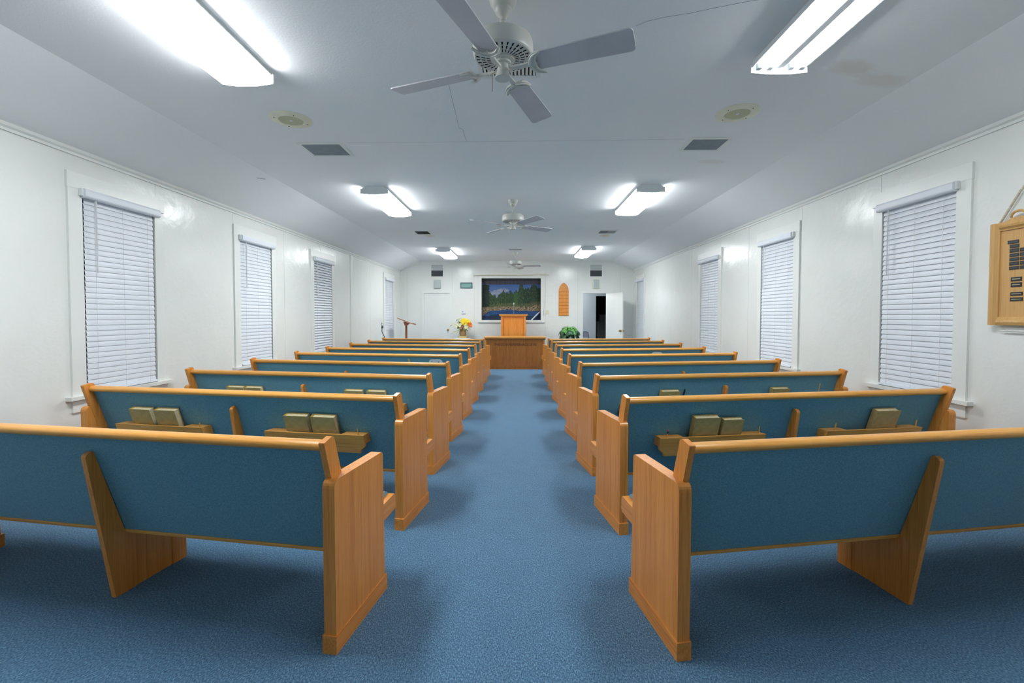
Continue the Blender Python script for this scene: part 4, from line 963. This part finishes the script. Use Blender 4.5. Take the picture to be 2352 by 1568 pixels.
moulding(-hy_, -hy_, ZB0, ZB1, 'l'); moulding(hy_, hy_, ZB0, ZB1, 'l'); moulding(-hy_+.056, hy_-.056, ZB0, ZB1, 't'); moulding(-hy_+.056, hy_-.056, ZB0, ZB1, 'b')
def nplate(ya, yb, za, zb, ink):
    y0, y1 = sorted((ya-(Y0+Y1)/2, yb-(Y0+Y1)/2))
    p_ = part('name_plate', B((-.0385, -.0352, y0, y1, za, zb)), M['plate'], t, .001)
    h = zb-za; bm = B((-.0392, -.0386, y0+.008, y1-.008, za+h*.44, za+h*.6))
    part('engraved_line', bm, M['plate_ink' if ink else 'plate_faint'], p_)
rows = [(1.832, 1.859), (1.802, 1.833 - .003), (1.775, 1.799), (1.7475, 1.771), (1.7185, 1.743), (1.690, 1.713)]
nplate(3.154, 3.086, 1.8655, 1.889, False)
rows = [(1.836, 1.860), (1.806, 1.831), (1.777, 1.800), (1.7495, 1.7715), (1.719, 1.7435), (1.690, 1.713)]
for i, (a, b) in enumerate(rows):
    nplate(3.140, 3.083, a, b, False)
    if i: nplate(3.076, 3.020, a, b, False)
nplate(3.127, 3.061, 1.612, 1.639, True); nplate(3.126, 3.060, 1.573, 1.602, True); nplate(3.127, 3.053, 1.514, 1.538, True); nplate(3.129, 3.051, 1.478, 1.502, True)
for a, b in ((2.985, 2.918), (2.90, 2.83)):
    nplate(a, b, 1.612, 1.639, True); nplate(a, b, 1.573, 1.602, True)
ym = (Y0+Y1)/2
bm = bmesh.new(); tube(bm, [(-.03, hy_-.035, ZB1-.004), (-.028, hy_*.5, ZB1+.19), (-.02, .004, ZB1+.378), (-.02, -.004, ZB1+.378), (-.028, -hy_*.5, ZB1+.19), (-.03, -hy_+.035, ZB1-.004)], .0075, 8); part('rope', bm, M['rope'], t, smooth=.8)
bm = bmesh.new(); tube(bm, [(0, 0, ZB1+.36), (-.03, 0, ZB1+.365)], .004, 6); part('nail', bm, M['steel'], t)
for q in (1,):
    yo_ = 3.085-ym
    bm = bmesh.new(); pts = [(-.045, yo_+.045*math.cos(2*PI*k/16), ZB1+.030+.032*math.sin(2*PI*k/16)) for k in range(17)]; tube(bm, pts, .008, 8, False); part('carved_ring', bm, M['wood_board'], t, smooth=.8)
bm = bmesh.new(); prism(bm, [(hy_-.09, ZB1-.002), (hy_-.11, ZB1+.006), (hy_-.135, ZB1+.020), (-hy_+.135, ZB1+.020), (-hy_+.11, ZB1+.006), (-hy_+.09, ZB1-.002)], 'x', -.056, -.028); part('carved_crest', bm, M['wood_board'], t, .003)
t = thing('wall_ledge', 'narrow white ledge on the right wall under the wooden name board', 'ledge', (XR, 2.93, 1.285))
part('board', B((-.022, -.0005, -.29, .272, -.012, .014)), M['trim'], t, .003); part('cleat', B((-.016, -.0005, -.27, .262, -.024, -.0125)), M['trim'], t, .002)
t = thing('wall_thermometer', 'small white plastic gauge on the right wall half hidden by the wooden board', 'gauge', (XR, 3.238, 1.74))
part('case', B((-.014, -.0005, -.022, .017, -.115, .065)), M['white_plastic'], t, .003); part('switch_dots', B((-.016, -.0142, .006, .011, .018, .026), (-.016, -.0142, .006, .011, -.006, .002)), M['vent_dark'], t); part('base_lip', B((-.022, -.0005, -.022, .019, -.122, -.1155)), M['white_plastic'], t, .002)
bm = bmesh.new(); lathe(bm, [(.004, 0), (.006, .006), (.004, .012)], 8); part('hook', bm, M['brass'], t, loc=(-.010, .006, .08))
